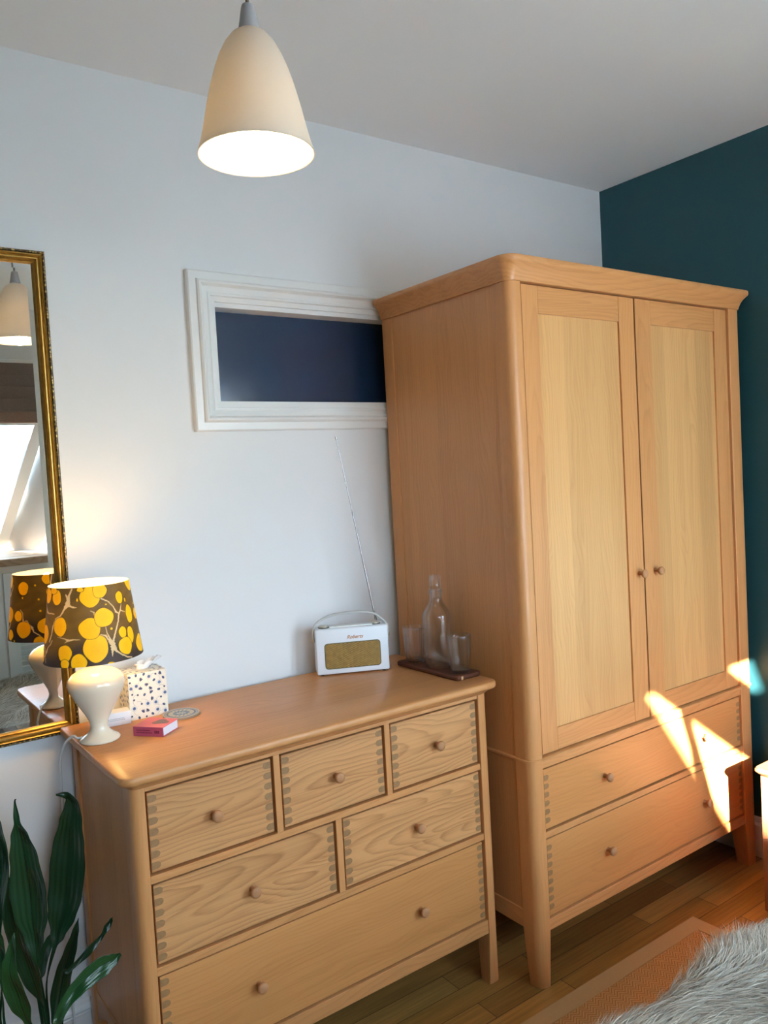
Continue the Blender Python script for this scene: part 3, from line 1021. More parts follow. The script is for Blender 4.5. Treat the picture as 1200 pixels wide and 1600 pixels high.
VEINS= [[(-2.251, 1.3426, 0.0022), (-2.328, 1.325, 0.003), (-2.36, 1.3073, 0.0074), (-2.447, 1.2955, 0.003), (-2.548, 1.2796, 0.0019), (-2.702, 1.2713, 0.0019), (-2.794, 1.2508, 0.0028), (-2.832, 1.2325, 0.0019), (-2.902, 1.2159, 0.0026)], [(-2.404, 1.3292, 0.0022), (-2.34, 1.3151, 0.0039)], [(-2.331, 1.3031, 0.0026), (-2.219, 1.2987, 0.0022), (-2.152, 1.2983, 0.0006)], [(-2.635, 1.2287, 0.0004), (-2.434, 1.2242, 0.0013), (-2.356, 1.2201, 0.003), (-2.226, 1.2216, 0.0015), (-2.086, 1.2206, 0.0004)], [(-2.435, 1.2143, 0.0006), (-2.356, 1.2201, 0.0019)], [(-1.065, 1.2938, 0.0006), (-1.123, 1.2782, 0.0019), (-1.187, 1.2691, 0.0024), (-1.227, 1.2534, 0.0019), (-1.324, 1.2307, 0.0022), (-1.413, 1.2082, 0.003), (-1.427, 1.1943, 0.0082), (-1.353, 1.1804, 0.0024), (-1.231, 1.1692, 0.0019), (-1.114, 1.1608, 0.0017), (-1.0, 1.1576, 0.0011)], [(-1.45, 1.1907, 0.0043), (-1.471, 1.1709, 0.0006)], [(-1.531, 1.2167, 0.0009), (-1.445, 1.2027, 0.0074)], [(-1.546, 1.2452, 0.0009), (-1.527, 1.2287, 0.0011), (-1.463, 1.2112, 0.0026)], [(-1.58, 1.3144, 0.0017), (-1.409, 1.3037, 0.0013), (-1.302, 1.2897, 0.0013), (-1.256, 1.2766, 0.0024), (-1.175, 1.2709, 0.0015)], [(-1.134, 1.2784, 0.0019), (-0.988, 1.2715, 0.0006)], [(-1.844, 1.2876, 0.0006), (-1.766, 1.2827, 0.0013), (-1.763, 1.2746, 0.0009)], [(-1.816, 1.2234, 0.0006), (-1.661, 1.227, 0.0017), (-1.559, 1.2232, 0.0026), (-1.516, 1.2123, 0.0022)]]


def shade_pattern(nu, nv):
    th = np.linspace(-math.pi, math.pi, nu, endpoint=False)[None, :].repeat(nv, 0)
    zz = np.linspace(SZ0, SZ1, nv)[:, None].repeat(nu, 1)
    rr = SR0 + (SR1 - SR0) * (zz - SZ0) / (SZ1 - SZ0)
    r2 = np.random.default_rng(5)
    spots = list(SPOTS)
    for _ in range(140):
        t = r2.uniform(-0.72, math.pi * 2 - 2.98)
        z = r2.uniform(SZ0, SZ1)
        s = r2.choice([0.027, 0.023, 0.019, 0.015, 0.003])
        if all(math.hypot((t - a + math.pi) % (2 * math.pi) * 0.11 - math.pi * 0.11, z - b) > s + d + 0.003 for a, b, c, d in spots):
            spots.append((t, z, s / 0.11, s))
    veins = list(VEINS)
    for _ in range(16):
        t, z = r2.uniform(-0.6, 3.2), r2.uniform(SZ0, SZ1)
        l = []
        a = r2.uniform(0, 6.28)
        for k in range(7):
            l.append((t, z, 0.0015 + 0.0045 * r2.random() * (k == 3)))
            a += r2.normal(0, 0.5)
            t += 0.013 * math.cos(a) / 0.11
            z += 0.013 * math.sin(a)
        veins.append(l)
    # base: brown, browner and darker low down in blotches of dye
    n1 = np.sin(th * 7 + 3 * np.sin(zz * 60)) * np.sin(zz * 75 + 2 * np.cos(th * 5))
    base = np.array(srgb(104, 84, 40)) * (1 + 0.18 * n1[..., None])
    blot = np.clip((1.215 - zz) / 0.03 + 0.6 * np.sin(th * 3 + 0.8), 0, 1)[..., None]
    base = base * (1 - blot) + np.array(srgb(60, 50, 48)) * blot
    col = base
    vein_c = np.array(srgb(226, 206, 160))
    wob = 1 + 0.25 * np.sin(zz * 900 + th * 40) * np.sin(th * 90)
    for l in veins:
        best = np.full(th.shape, 9.0)
        for (t0, z0, w0), (t1, z1, w1) in zip(l[:-1], l[1:]):
            ax_, ay = (t0) * 0.11, z0
            bx, by = (t1) * 0.11, z1
            X = ((th - t0 + math.pi) % (2 * math.pi) - math.pi) * rr
            Y = zz - z0
            dx, dy = (((t1 - t0 + math.pi) % (2 * math.pi)) - math.pi) * 0.11, z1 - z0
            k = np.clip((X * dx + Y * dy) / (dx * dx + dy * dy + 1e-12), 0, 1)
            d = np.hypot(X - k * dx, Y - k * dy) - (w0 + (w1 - w0) * k) * 0.85 * wob
            best = np.minimum(best, d)
        a = np.clip(0.5 - best / 0.0007, 0, 1)[..., None]
        col = col * (1 - a) + vein_c * a
    for t0, z0, wt, wz in spots:
        X = ((th - t0 + math.pi) % (2 * math.pi) - math.pi) / wt
        Y = (zz - z0) / wz
        ang = np.arctan2(Y, X)
        d = (np.hypot(X, Y) * (1 + 0.035 * np.sin(3 * ang + t0 * 9) + 0.02 * np.sin(5 * ang + z0 * 300)) - 1) * min(wz, wt * 0.11)
        rim = np.clip(0.5 - (d - 0.0014) / 0.0006, 0, 1)[..., None] * (0.75 if wz > 0.005 else 0.0)
        col = col * (1 - rim) + np.array(srgb(56, 26, 16)) * rim
        a = np.clip(0.5 - d / 0.0006, 0, 1)[..., None]
        mid = np.clip(1 - np.hypot(X, Y) / 0.75, 0, 1)[..., None] * 0.25
        yel = np.array(srgb(250, 206, 10)) * (1 - mid) + np.array(srgb(236, 172, 4)) * mid
        col = col * (1 - a) + yel * a
    P = np.stack([lx + rr * np.cos(th), ly + rr * np.sin(th), zz], -1)
    return P, col


P_, C_ = shade_pattern(720, 200)
obj_shade = link_mesh('lamp_shade', grid_mesh('lamp_shade', P_, C_, True), attr_mat('marbled_paper', 0.6, 0.22), tl)
bm = BM()
lathe(bm, [(SR0 - 0.0008, SZ0), (SR1 - 0.0008, SZ1), ], lx, ly, 72, (False, False))
m, nt, b = new_mat('shade_lining')
b.inputs['Base Color'].default_value = (0.85, 0.83, 0.78, 1)
b.inputs['Roughness'].default_value = 0.7
tr = N(nt, 'ShaderNodeBsdfTranslucent')
tr.inputs['Color'].default_value = (0.9, 0.8, 0.6, 1)
mx_ = N(nt, 'ShaderNodeMixShader')
mx_.inputs[0].default_value = 0.25
nt.links.new(b.outputs[0], mx_.inputs[1])
nt.links.new(tr.outputs[0], mx_.inputs[2])
nt.links.new(mx_.outputs[0], nt.nodes['Material Output'].inputs['Surface'])
obj('shade_lining', bm, m, obj_shade, 80)
M_brass = plain('brass', (0.60, 0.42, 0.15), 0.3, metal=1.0)
bm = BM()
for k in range(3):
    a = k * 2.094 + 0.5
    tube(bm, [(lx + 0.013 * math.cos(a), ly + 0.013 * math.sin(a), 1.172), (lx + (SR0 - 0.004) * math.cos(a), ly + (SR0 - 0.004) * math.sin(a), 1.158)], 0.0013, 6)
obj('shade_carrier', bm, M_brass, tl, 60)
obj('bulb_holder', lathe(BM(), [(0.013, ZC + 0.2), (0.014, ZC + 0.24), (0.014, ZC + 0.265), (0.004, ZC + 0.267)], lx, ly, 24), M_gloss_white, tl, 50)
M_bulb2 = emit_mat('warm_bulb_glow', (1.0, 0.60, 0.20, 1), 115)
obj('bulb', lathe(BM(), [(0.011, ZC + 0.265), (0.014, ZC + 0.285), (0.024, ZC + 0.310), (0.027, ZC + 0.33), (0.022, ZC + 0.35), (0.010, ZC + 0.360), (0.002, ZC + 0.362)], lx, ly, 28), M_bulb2, tl, 80)
ld = bpy.data.lights.new('table_lamp_light', 'POINT')
ld.energy = LAMP_W
ld.color = (1.0, 0.62, 0.24)
ld.shadow_soft_size = 0.02
lo_ = bpy.data.objects.new('table_lamp_light', ld)
COL.objects.link(lo_)
lo_.location = (lx + 0.0, ly - 0.0, ZC + 0.385)
M_cable = plain('white_cable', (0.74, 0.74, 0.72), 0.4)
cp = smooth_path([(lx - 0.040, ly + 0.016, ZC + 0.012), (lx - 0.050, ly + 0.025, ZC + 0.010), (-0.066, -0.185, ZC + 0.012), (-0.082, -0.160, ZC - 0.012), (-0.088, -0.130, ZC - 0.06), (-0.084, -0.100, 0.80), (-0.079, -0.075, 0.70),
                  (-0.082, -0.060, 0.55), (-0.085, -0.045, 0.40), (-0.083, -0.036, 0.25), (-0.082, -0.030, 0.03)], 8)
obj('cord', tube(BM(), cp, 0.0031, 8), M_cable, tl, 80)

# ------------------------------------------------------------------ things beside the lamp
# tissue box
tb_x, tb_y, tb_w, tb_d, tb_h, tb_a = 0.158, -0.083, 0.108, 0.092, 0.128, -0.03


def floral(nu, nv, w, h, seed):
    r2 = np.random.default_rng(seed)
    U, V = np.meshgrid(np.linspace(0, w, nu), np.linspace(0, h, nv))
    col = np.zeros((nv, nu, 3)) + np.array(srgb(232, 228, 214))
    navy, blue, pale = np.array(srgb(34, 46, 92)), np.array(srgb(82, 106, 152)), np.array(srgb(206, 208, 206))

    def put(d, c, s=0.0003):
        nonlocal col
        a = np.clip(0.5 - d / (2 * s), 0, 1)[..., None]
        col = col * (1 - a) + c * a

    pts = []
    for _ in range(4000):
        p = r2.uniform((0.004, 0.004), (w - 0.004, h - 0.004))
        if all(np.hypot(*(p - q)) > 0.0155 for q in pts):
            pts.append(p)
    for i, (x, y) in enumerate(pts):
        k = i % 4
        a = r2.uniform(0, 6.28)
        D = np.hypot(U - x, V - y)
        if k in (0, 2):
            # seed head on a curved stem
            s = 0.0125 if k == 0 else 0.008
            for j in range(12):
                aa = a + 0.09 * j
                q = (x + s * j / 6 * math.cos(aa), y + s * j / 6 * math.sin(aa))
                put(np.hypot(U - q[0], V - q[1]) - 0.0005, navy)
            if k == 0:
                put(np.abs(D - 0.0075) - 0.0008, pale)
            put(D - (0.0046 if k == 0 else 0.0028), blue if k == 0 else navy)
            put(D - 0.0015, navy)
        elif k == 1:
            X = (U - x) * math.cos(a) + (V - y) * math.sin(a)
            Y = -(U - x) * math.sin(a) + (V - y) * math.cos(a)
            put((np.hypot(X / 1.4, Y) - 0.0032), navy)
            put((np.hypot(X / 1.4, Y) - 0.0012), blue)
        else:
            for j in range(5):
                aa = a + (j - 2) * 0.55
                l_ = 0.0062 - 0.0008 * abs(j - 2)
                X = (U - x - l_ * 0.8 * math.cos(aa)) * math.cos(aa) + (V - y - l_ * 0.8 * math.sin(aa)) * math.sin(aa)
                Y = -(U - x - l_ * 0.8 * math.cos(aa)) * math.sin(aa) + (V - y - l_ * 0.8 * math.sin(aa)) * math.cos(aa)
                put((np.hypot(X / 2.6, Y) - l_ * 0.26), navy)
    return U, V, col


tis = thing('tissue_box', 'cube tissue box with a blue floral print, behind the pink book', 'tissue box', (tb_x, tb_y, ZC))
M_floral = attr_mat('floral_card', 0.45)
TM = rot_at(tb_x, tb_y, ZC, tb_a)
meshes = []
parts_v, parts_c, parts_f = [], [], []
for fi_, (o3, u3, v3, w_, h_) in enumerate([((-tb_w / 2, -tb_d / 2, 0), (1, 0, 0), (0, 0, 1), tb_w, tb_h), ((-tb_w / 2, tb_d / 2, 0), (0, -1, 0), (0, 0, 1), tb_d, tb_h),
                                           ((tb_w / 2, -tb_d / 2, 0), (0, 1, 0), (0, 0, 1), tb_d, tb_h), ((tb_w / 2, tb_d / 2, 0), (-1, 0, 0), (0, 0, 1), tb_w, tb_h),
                                           ((-tb_w / 2, -tb_d / 2, tb_h), (1, 0, 0), (0, 1, 0), tb_w, tb_d), ((-tb_w / 2, tb_d / 2, 0), (1, 0, 0), (0, -1, 0), tb_w, tb_d)]):
    n_ = 150 if fi_ < 2 else (90 if fi_ == 4 else 20)
    U, V, c = floral(n_, n_, w_, h_, 3 + fi_)
    P = np.array(o3)[None, None] + U[..., None] * np.array(u3) + V[..., None] * np.array(v3)
    P4 = np.concatenate([P.reshape(-1, 3), np.ones((n_ * n_, 1))], 1) @ np.array(TM).T
    parts_v.append(P4[:, :3].reshape(n_, n_, 3))
    parts_c.append(c)
bmb = bmesh.new()
for P, c in zip(parts_v, parts_c):
    me = grid_mesh('tmp', P, c)
    bmb.from_mesh(me)
    bpy.data.meshes.remove(me)
bmesh.ops.remove_doubles(bmb, verts=bmb.verts, dist=0.00002)
me = bpy.data.meshes.new('carton')
bmb.to_mesh(me)
bmb.free()
link_mesh('carton', me, M_floral, tis, 30)
bm = lathe(BM(), [(0.002, tb_h), (0.028, tb_h + 0.0004), (0.028, tb_h + 0.0011), (0.002, tb_h + 0.0014)], 0, 0, 32)
bmesh.ops.transform(bm, matrix=TM, verts=bm.verts)
obj('opening', bm, plain('slot_film', (0.55, 0.55, 0.52), 0.4), tis)
# crumpled tissue pulled up through the slot
nu_, nv_ = 40, 22
th_ = np.linspace(0, 2 * np.pi, nu_, endpoint=False)
P = np.zeros((nv_, nu_, 3))
for k in range(nv_):
    f = k / (nv_ - 1)
    r_ = 0.012 + 0.012 * f + 0.004 * np.sin(5 * th_ + 2 * f) * f + 0.003 * np.sin(11 * th_ - 3 * f)
    P[k, :, 0] = r_ * np.cos(th_) * (1.15 + 0.3 * f) + 0.016 * f
    P[k, :, 1] = r_ * np.sin(th_) * 0.55
    P[k, :, 2] = tb_h + 0.001 + 0.030 * f * (0.72 + 0.28 * np.cos(th_ - 0.2)) + 0.003 * np.sin(7 * th_) * f
P4 = np.concatenate([P.reshape(-1, 3), np.ones((nv_ * nu_, 1))], 1) @ np.array(TM).T
me = grid_mesh('tissue', P4[:, :3].reshape(nv_, nu_, 3), np.ones((nv_, nu_, 3)), True)
M_tissue = plain('tissue_paper', (0.84, 0.84, 0.85), 0.9, var=0.02)
o = link_mesh('tissue', me, M_tissue, tis)
so_ = o.modifiers.new('thickness', 'SOLIDIFY')
so_.thickness = 0.0006

# small white box with two printed lines
cb = thing('card_box', 'small white box between the lamp base and the floral tissue box', 'box', (0.062, -0.118, ZC))
CM = rot_at(0.062, -0.118, ZC, -0.13)
obj('carton', box(BM(), -0.040, 0.040, -0.024, 0.024, 0, 0.035, 0.0012, 2, 0, CM), plain('white_card', (0.80, 0.80, 0.82), 0.5, var=0.01), cb, 30)
bm = BM()
for z, l in ((0.0185, 0.030), (0.0145, 0.028)):
    x = -0.020
    rr_ = random.Random(int(z * 1e5))
    while x < -0.020 + l + 0.012:
        w_ = rr_.uniform(0.0015, 0.004)
        box(bm, x, x + w_, -0.0243, -0.0238, z, z + 0.0013, M=CM)
        x += w_ + 0.0009
obj('printed_lines', bm, plain('grey_ink', (0.22, 0.22, 0.25), 0.6), cb)

# pink book
bk = thing('book', 'small thick pink book lying on the chest in front of the tissue box', 'book', (0.122, -0.276, ZC))
ba = math.atan2(-0.069, 0.055)
BMx = rot_at(0.1225, -0.275, ZC, ba)
# local x along the spine, local y from spine to fore edge
bl, bw, bt = 0.088, 0.076, 0.0255
M_pink = plain('pink_cloth_cover', (0.60, 0.125, 0.145), 0.5, var=0.06)
M_mag = plain('magenta_spine', (0.36, 0.065, 0.14), 0.5, var=0.06)
M_paper = plain('page_edges', (0.80, 0.80, 0.86), 0.8, var=0.04, scale=200)
bm = BM()
box(bm, -bl / 2, bl / 2, -bw / 2, bw / 2, bt - 0.0022, bt, 0.0006, 1, 0, BMx)
box(bm, -bl / 2, bl / 2, -bw / 2, bw / 2, 0, 0.0022, 0.0006, 1, 0, BMx)
cov = obj('cover', bm, M_pink, bk)
obj('spine', box(BM(), -bl / 2, bl / 2, -bw / 2 - 0.0006, -bw / 2 + 0.002, 0.0004, bt - 0.0004, 0.0005, 1, 0, BMx), M_mag, bk)
obj('pages', box(BM(), -bl / 2 + 0.002, bl / 2 - 0.002, -bw / 2 + 0.002, bw / 2 - 0.002, 0.0022, bt - 0.0022, M=BMx), M_paper, bk)
bm = BM()
ringe = []
for k in range(40):
    a = 2 * math.pi * k / 40
    r_ = 1 + 0.18 * math.cos(3 * a + 0.6)
    ringe.append((0.012 + 0.021 * r_ * math.cos(a), 0.006 + 0.019 * r_ * math.sin(a)))
loft(bm, [[(x, y, bt - 0.0002) for x, y in ringe], [(x, y, bt + 0.0002) for x, y in ringe]])
bmesh.ops.transform(bm, matrix=BMx, verts=bm.verts)
obj('cover_picture', bm, plain('brown_print', (0.15, 0.085, 0.075), 0.5, var=0.5, scale=150), bk)
M_ink = plain('dark_pink_ink', (0.16, 0.012, 0.045), 0.5)
bm = BM()
rr_ = random.Random(4)
for z, x1_ in ((0.0145, 0.004), (0.0085, 0.010)):
    x = -0.034
    while x < x1_:
        w_ = rr_.uniform(0.002, 0.0045)
        box(bm, x, x + w_, -bw / 2 - 0.0009, -bw / 2, z, z + 0.0028, M=BMx)
        x += w_ + 0.0011
for j in range(3):
    box(bm, 0.019 + j * 0.0048, 0.0228 + j * 0.0048, -bw / 2 - 0.0009, -bw / 2, 0.0085, 0.0165, M=BMx)
obj('spine_lettering', bm, M_ink, bk)

# round patterned coaster
nu_, nv_ = 160, 60
rr = np.linspace(0, 1, nv_)[:, None].repeat(nu_, 1)
tt = np.linspace(0, 2 * np.pi, nu_, endpoint=False)[None].repeat(nv_, 0)
c = np.zeros((nv_, nu_, 3)) + np.array(srgb(172, 168, 158))
pal = [np.array(srgb(*v)) for v in ((52, 88, 122), (96, 132, 150), (190, 184, 168), (62, 66, 84), (150, 128, 96))]
for k, (r0_, r1_, n_) in enumerate([(0.05, 0.22, 6), (0.25, 0.45, 10), (0.47, 0.66, 16), (0.70, 0.80, 36), (0.84, 0.93, 24)]):
    inb = (rr > r0_) & (rr < r1_)
    pet = np.sin(n_ * tt + 6 * (rr - r0_)) > -0.1
    c[inb & pet] = pal[k % 5]
    c[inb & ~pet] = pal[(k + 2) % 5]
kx, ky, kr = 0.229, -0.178, 0.0505
P = np.stack([kx + kr * rr * np.cos(tt), ky + kr * rr * np.sin(tt), np.full_like(rr, ZC + 0.0062)], -1)
co = thing('coaster', 'round coaster with a blue mosaic pattern, right of the pink book', 'coaster', (kx, ky, ZC))
me = grid_mesh('patterned_face', P, c, True)
link_mesh('patterned_face', me, attr_mat('coaster_print', 0.3), co)
obj('cork_base', lathe(BM(), [(0.002, ZC), (kr - 0.001, ZC), (kr, ZC + 0.001), (kr, ZC + 0.0052), (kr - 0.0006, ZC + 0.006), (0.002, ZC + 0.006)], kx, ky, 64), plain('coaster_edge', (0.30, 0.22, 0.15), 0.6), co, 40)

# ------------------------------------------------------------------ radio
ra = math.atan2(-0.1055, 0.2144)
rw, rd, rh = 0.238, 0.072, 0.152
fl = Vector((0.7175, -0.108, ZC))
ctr = fl + Vector((math.cos(ra), math.sin(ra), 0)) * rw / 2 + Vector((-math.sin(ra), math.cos(ra), 0)) * rd / 2
RM = rot_at(ctr.x, ctr.y, ZC, ra)
rad = thing('radio', 'white retro portable radio with a gold speaker grille and raised aerial', 'radio', (ctr.x, ctr.y, ZC))
M_leather = plain('white_leathercloth', (0.80, 0.83, 0.86), 0.42, var=0.015, scale=300, bmp=0.04)


def T(bm, M=RM):
    bmesh.ops.transform(bm, matrix=M, verts=bm.verts)
    return bm


fy = -rd / 2
body = obj('case', T(box(BM(), -rw / 2, rw / 2, fy, rd / 2, 0.004, rh, 0.005, 3)), M_leather, rad, 40)
M_rubber = plain('black_rubber', (0.02, 0.02, 0.02), 0.7)
for sx_ in (-1, 1):
    for sy_ in (-1, 1):
        obj('foot', T(lathe(BM(), [(0.006, 0.0), (0.006, 0.005)], sx_ * (rw / 2 - 0.018), sy_ * (rd / 2 - 0.014), 16)), M_rubber, rad)
# grille
gx0, gx1, gz0, gz1 = -rw / 2 + 0.030, rw / 2 - 0.030, 0.024, 0.103


def rr_xz(x0, x1, z0, z1, r, y, seg=6):
    return [(p[0], y, p[1]) for p in [(q[0], q[1]) for q in rrect(x0, x1, z0, z1, (r, r, r, r), 0, seg)]]


bm = loft(BM(), [rr_xz(gx0 - 0.003, gx1 + 0.003, gz0 - 0.003, gz1 + 0.003, 0.011, fy + 0.002), rr_xz(gx0 - 0.003, gx1 + 0.003, gz0 - 0.003, gz1 + 0.003, 0.011, fy - 0.0006),
                 rr_xz(gx0 - 0.0012, gx1 + 0.0012, gz0 - 0.0012, gz1 + 0.0012, 0.0095, fy - 0.0012)])
gsur = obj('grille_surround', T(bm), plain('olive_trim', (0.10, 0.085, 0.03), 0.4), rad)
m, nt, b = new_mat('gold_weave')
tc_ = N(nt, 'ShaderNodeTexCoord')
ck = N(nt, 'ShaderNodeTexChecker')
ck.inputs['Scale'].default_value = 330
nz = N(nt, 'ShaderNodeTexNoise')
nz.inputs['Scale'].default_value = 90
nt.links.new(tc_.outputs['Object'], ck.inputs['Vector'])
nt.links.new(tc_.outputs['Object'], nz.inputs['Vector'])
ck.inputs['Color1'].default_value = (0.34, 0.205, 0.045, 1)
ck.inputs['Color2'].default_value = (0.16, 0.088, 0.018, 1)
nt.links.new(mixrgb(nt, 'OVERLAY', 0.4, ck.outputs['Color'], nz.outputs['Fac']), b.inputs['Base Color'])
b.inputs['Roughness'].default_value = 0.5
b.inputs['Metallic'].default_value = 0.25
bm = loft(BM(), [rr_xz(gx0, gx1, gz0, gz1, 0.009, fy + 0.001), rr_xz(gx0, gx1, gz0, gz1, 0.009, fy - 0.0016)])
obj('speaker_grille', T(bm), m, rad)
# brand lettering in copper script
fc = bpy.data.curves.new('lettering', 'FONT')
fc.body = 'Roberts'
fc.size = 0.0165
fc.shear = 0.45
fc.extrude = 0.0004
fc.offset = 0.0002
fc.align_x = 'CENTER'
fo_ = bpy.data.objects.new('lettering_curve', fc)
COL.objects.link(fo_)
bpy.context.view_layer.update()
dg_ = bpy.context.evaluated_depsgraph_get()
me = bpy.data.meshes.new_from_object(fo_.evaluated_get(dg_))
bpy.data.objects.remove(fo_)
me.transform(RM @ Matrix.Translation((0.008, fy - 0.0008, 0.1165)) @ Matrix.Rotation(math.radians(90), 4, 'X'))
me.materials.clear()
link_mesh('lettering', me, plain('copper', (0.50, 0.20, 0.07), 0.4, metal=0.4), rad)
# control strip and knobs on the top
obj('control_strip', T(box(BM(), -0.070, 0.072, -0.016, 0.014, rh - 0.001, rh + 0.004, 0.002, 2)), plain('cream_panel', (0.78, 0.78, 0.74), 0.3), rad, 40)
M_champ = plain('champagne_metal', (0.60, 0.55, 0.44), 0.32, metal=0.8)
for sx_ in (-0.088, 0.082):
    obj('dial_recess', T(lathe(BM(), [(0.0185, rh - 0.002), (0.0185, rh + 0.0015), (0.017, rh + 0.002), (0.002, rh + 0.002)], sx_, 0.0, 32)), plain('dial_black', (0.03, 0.03, 0.03), 0.4), rad, 40)
    obj('dial', T(lathe(BM(), [(0.0150, rh + 0.002), (0.0150, rh + 0.006), (0.0135, rh + 0.0075), (0.002, rh + 0.0078)], sx_, 0.0, 32, flute=lambda k, r, z: 1 + (0.02 if k % 2 else 0))), M_champ, rad, 30)
# strap handle
hp = smooth_path([(-rw / 2 - 0.0035, 0, 0.108), (-rw / 2 - 0.004, 0, 0.135), (-rw / 2 + 0.004, 0, 0.163), (-rw / 2 + 0.030, 0, 0.181), (-0.050, 0, 0.193), (0.02, 0, 0.196), (0.070, 0, 0.190),
                  (rw / 2 - 0.022, 0, 0.174), (rw / 2 + 0.001, 0, 0.150), (rw / 2 + 0.004, 0, 0.130), (rw / 2 + 0.0035, 0, 0.108)], 6)
bm = BM()
lo = []
for i, p in enumerate(hp):
    t_ = (hp[min(i + 1, len(hp) - 1)] - hp[max(i - 1, 0)]).normalized()
    n_ = Vector((-t_.z, 0, t_.x))
    w_, h_ = 0.0095, 0.0036
    lo.append([tuple(p + n_ * h_ * math.sin(a) + Vector((0, 1, 0)) * w_ * math.copysign(abs(math.cos(a)) ** 0.5, math.cos(a))) for a in [2 * math.pi * k / 16 for k in range(16)]])
loft(bm, lo)
obj('handle', T(bm), plain('grey_strap', (0.56, 0.57, 0.55), 0.5), rad, 60)
for sx_ in (-1, 1):
    bm = lathe(BM(), [(0.0075, 0), (0.0075, 0.002), (0.005, 0.0042), (0.001, 0.005)], 0, 0, 20)
    bmesh.ops.transform(bm, matrix=Matrix.Translation((sx_ * (rw / 2 + 0.0055), 0, 0.114)) @ Matrix.Rotation(sx_ * math.radians(90), 4, 'Y'), verts=bm.verts)
    obj('stud', T(bm), M_brass, rad, 50)
# telescopic aerial
M_chrome = plain('chrome', (0.42, 0.42, 0.44), 0.22, metal=1.0)
abase = RM @ Vector((0.091, 0.021, rh))
atip = Vector((0.829, -0.125, 1.711))
dv = atip - abase
bm = BM()
tube(bm, [abase - dv.normalized() * 0.0, abase + dv * 0.03], 0.0042, 12)
for f0, f1, r_ in [(0.02, 0.34, 0.0031), (0.33, 0.60, 0.0025), (0.59, 0.82, 0.0018), (0.81, 0.985, 0.0012), (0.98, 1.0, 0.0028)]:
    tube(bm, [abase + dv * f0, abase + dv * f1], r_, 12)
obj('aerial', bm, M_chrome, rad, 40)

# ------------------------------------------------------------------ tray, carafe, tumblers
M_walnut = oak('walnut', 'Y', 'X', light=(0.085, 0.026, 0.012), dark=(0.040, 0.012, 0.007), fig=0.4, rough=0.5)
M_walnut.node_tree.nodes['Principled BSDF'].inputs['Specular IOR Level'].default_value = 0.2
ty0, ty1, tx0, tx1 = -0.487, -0.176, 0.984, 1.086
tray = thing('serving_tray', 'dark brown wooden tray under the carafe and tumblers at the right end of the chest', 'tray', ((tx0 + tx1) / 2, (ty0 + ty1) / 2, ZC))
bm = loft(BM(), [rrect(tx0 + o_, tx1 - o_, ty0 + o_, ty1 - o_, (0.012,) * 4, ZC + z, 6) for z, o_ in ((0.0, 0.004), (0.002, 0.001), (0.005, 0.0), (0.0125, 0.0), (0.0142, 0.0012), (0.015, 0.003))])
obj('board', bm, M_walnut, tray, 40)
obj('inlay', box(BM(), tx0 + 0.018, tx0 + 0.025, ty0 - 0.0006, ty0 + 0.004, ZC + 0.002, ZC + 0.0128), plain('light_inlay', (0.42, 0.25, 0.12), 0.4), tray)
ZT = ZC + 0.015
M_glass = glass_mat('clear_glass', 0.7)


def tumbler(x, y, label):
    t = thing('tumbler', label, 'glass', (x, y, ZT), 'ribbed tumblers on the tray')
    h = 0.118
    prof = [(0.001, 0.0), (0.028, 0.0), (0.0300, 0.002), (0.0305, 0.008), (0.0330, 0.050), (0.0358, 0.094), (0.0366, 0.100), (0.0375, h - 0.001), (0.0370, h), (0.0360, h - 0.001), (0.0349, 0.100), (0.0340, 0.092), (0.0312, 0.050), (0.0284, 0.013), (0.026, 0.0105), (0.001, 0.0100)]

    def fl_(k, r, z):
        zz = z - ZT
        return 1 - 0.030 * (math.cos(2 * math.pi * k / 6.0) > 0.4) if 0.006 < zz < 0.097 and r > 0.0287 + 0.0545 * (zz - 0.01) + 0.0008 else 1
    obj('glass_body', lathe(BM(), [(r, ZT + z) for r, z in prof], x, y, 96, (True, True), fl_), M_glass, t, 50)
    return t


tumbler(1.022, -0.232, 'clear ribbed tumbler on the tray next to the radio, behind the carafe')
tumbler(1.030, -0.452, 'clear ribbed tumbler on the tray in front of the carafe, nearest the chest front')
car = thing('carafe', 'clear glass carafe with a glass stopper standing on the tray between the tumblers', 'carafe', (1.035, -0.342, ZT))
cx_, cy_ = 1.035, -0.342
prof = [(0.001, 0.0), (0.034, 0.0), (0.0375, 0.003), (0.0455, 0.026), (0.0470, 0.040), (0.0470, 0.085), (0.0458, 0.10), (0.0470, 0.115), (0.0470, 0.165), (0.0450, 0.174), (0.034, 0.192), (0.0235, 0.208), (0.0205, 0.218), (0.0200, 0.236), (0.0225, 0.240), (0.0225, 0.247), (0.0195, 0.248),
        (0.0180, 0.246), (0.0172, 0.219), (0.0205, 0.206), (0.031, 0.190), (0.0420, 0.172), (0.0438, 0.165), (0.0438, 0.040), (0.0420, 0.028), (0.034, 0.008), (0.001, 0.007)]
flc = lambda k, r, z: 1 - (0.022 if math.cos(2 * math.pi * k / 6.0) > 0.2 and 0.045 < z - ZT < 0.160 and r > 0.0445 else 0)
obj('bottle', lathe(BM(), [(r, ZT + z) for r, z in prof], cx_, cy_, 96, (True, True), flc), M_glass, car, 50)
prof = [(0.001, 0.222), (0.0140, 0.222), (0.0160, 0.246), (0.0165, 0.2485), (0.0205, 0.2490), (0.0205, 0.2515), (0.0185, 0.254), (0.0185, 0.288), (0.0195, 0.291), (0.0195, 0.294), (0.0165, 0.296), (0.0155, 0.290), (0.0155, 0.262), (0.001, 0.260)]
obj('stopper', lathe(BM(), [(r, ZT + z) for r, z in prof], cx_, cy_, 48, (True, True)), M_glass, car, 50)

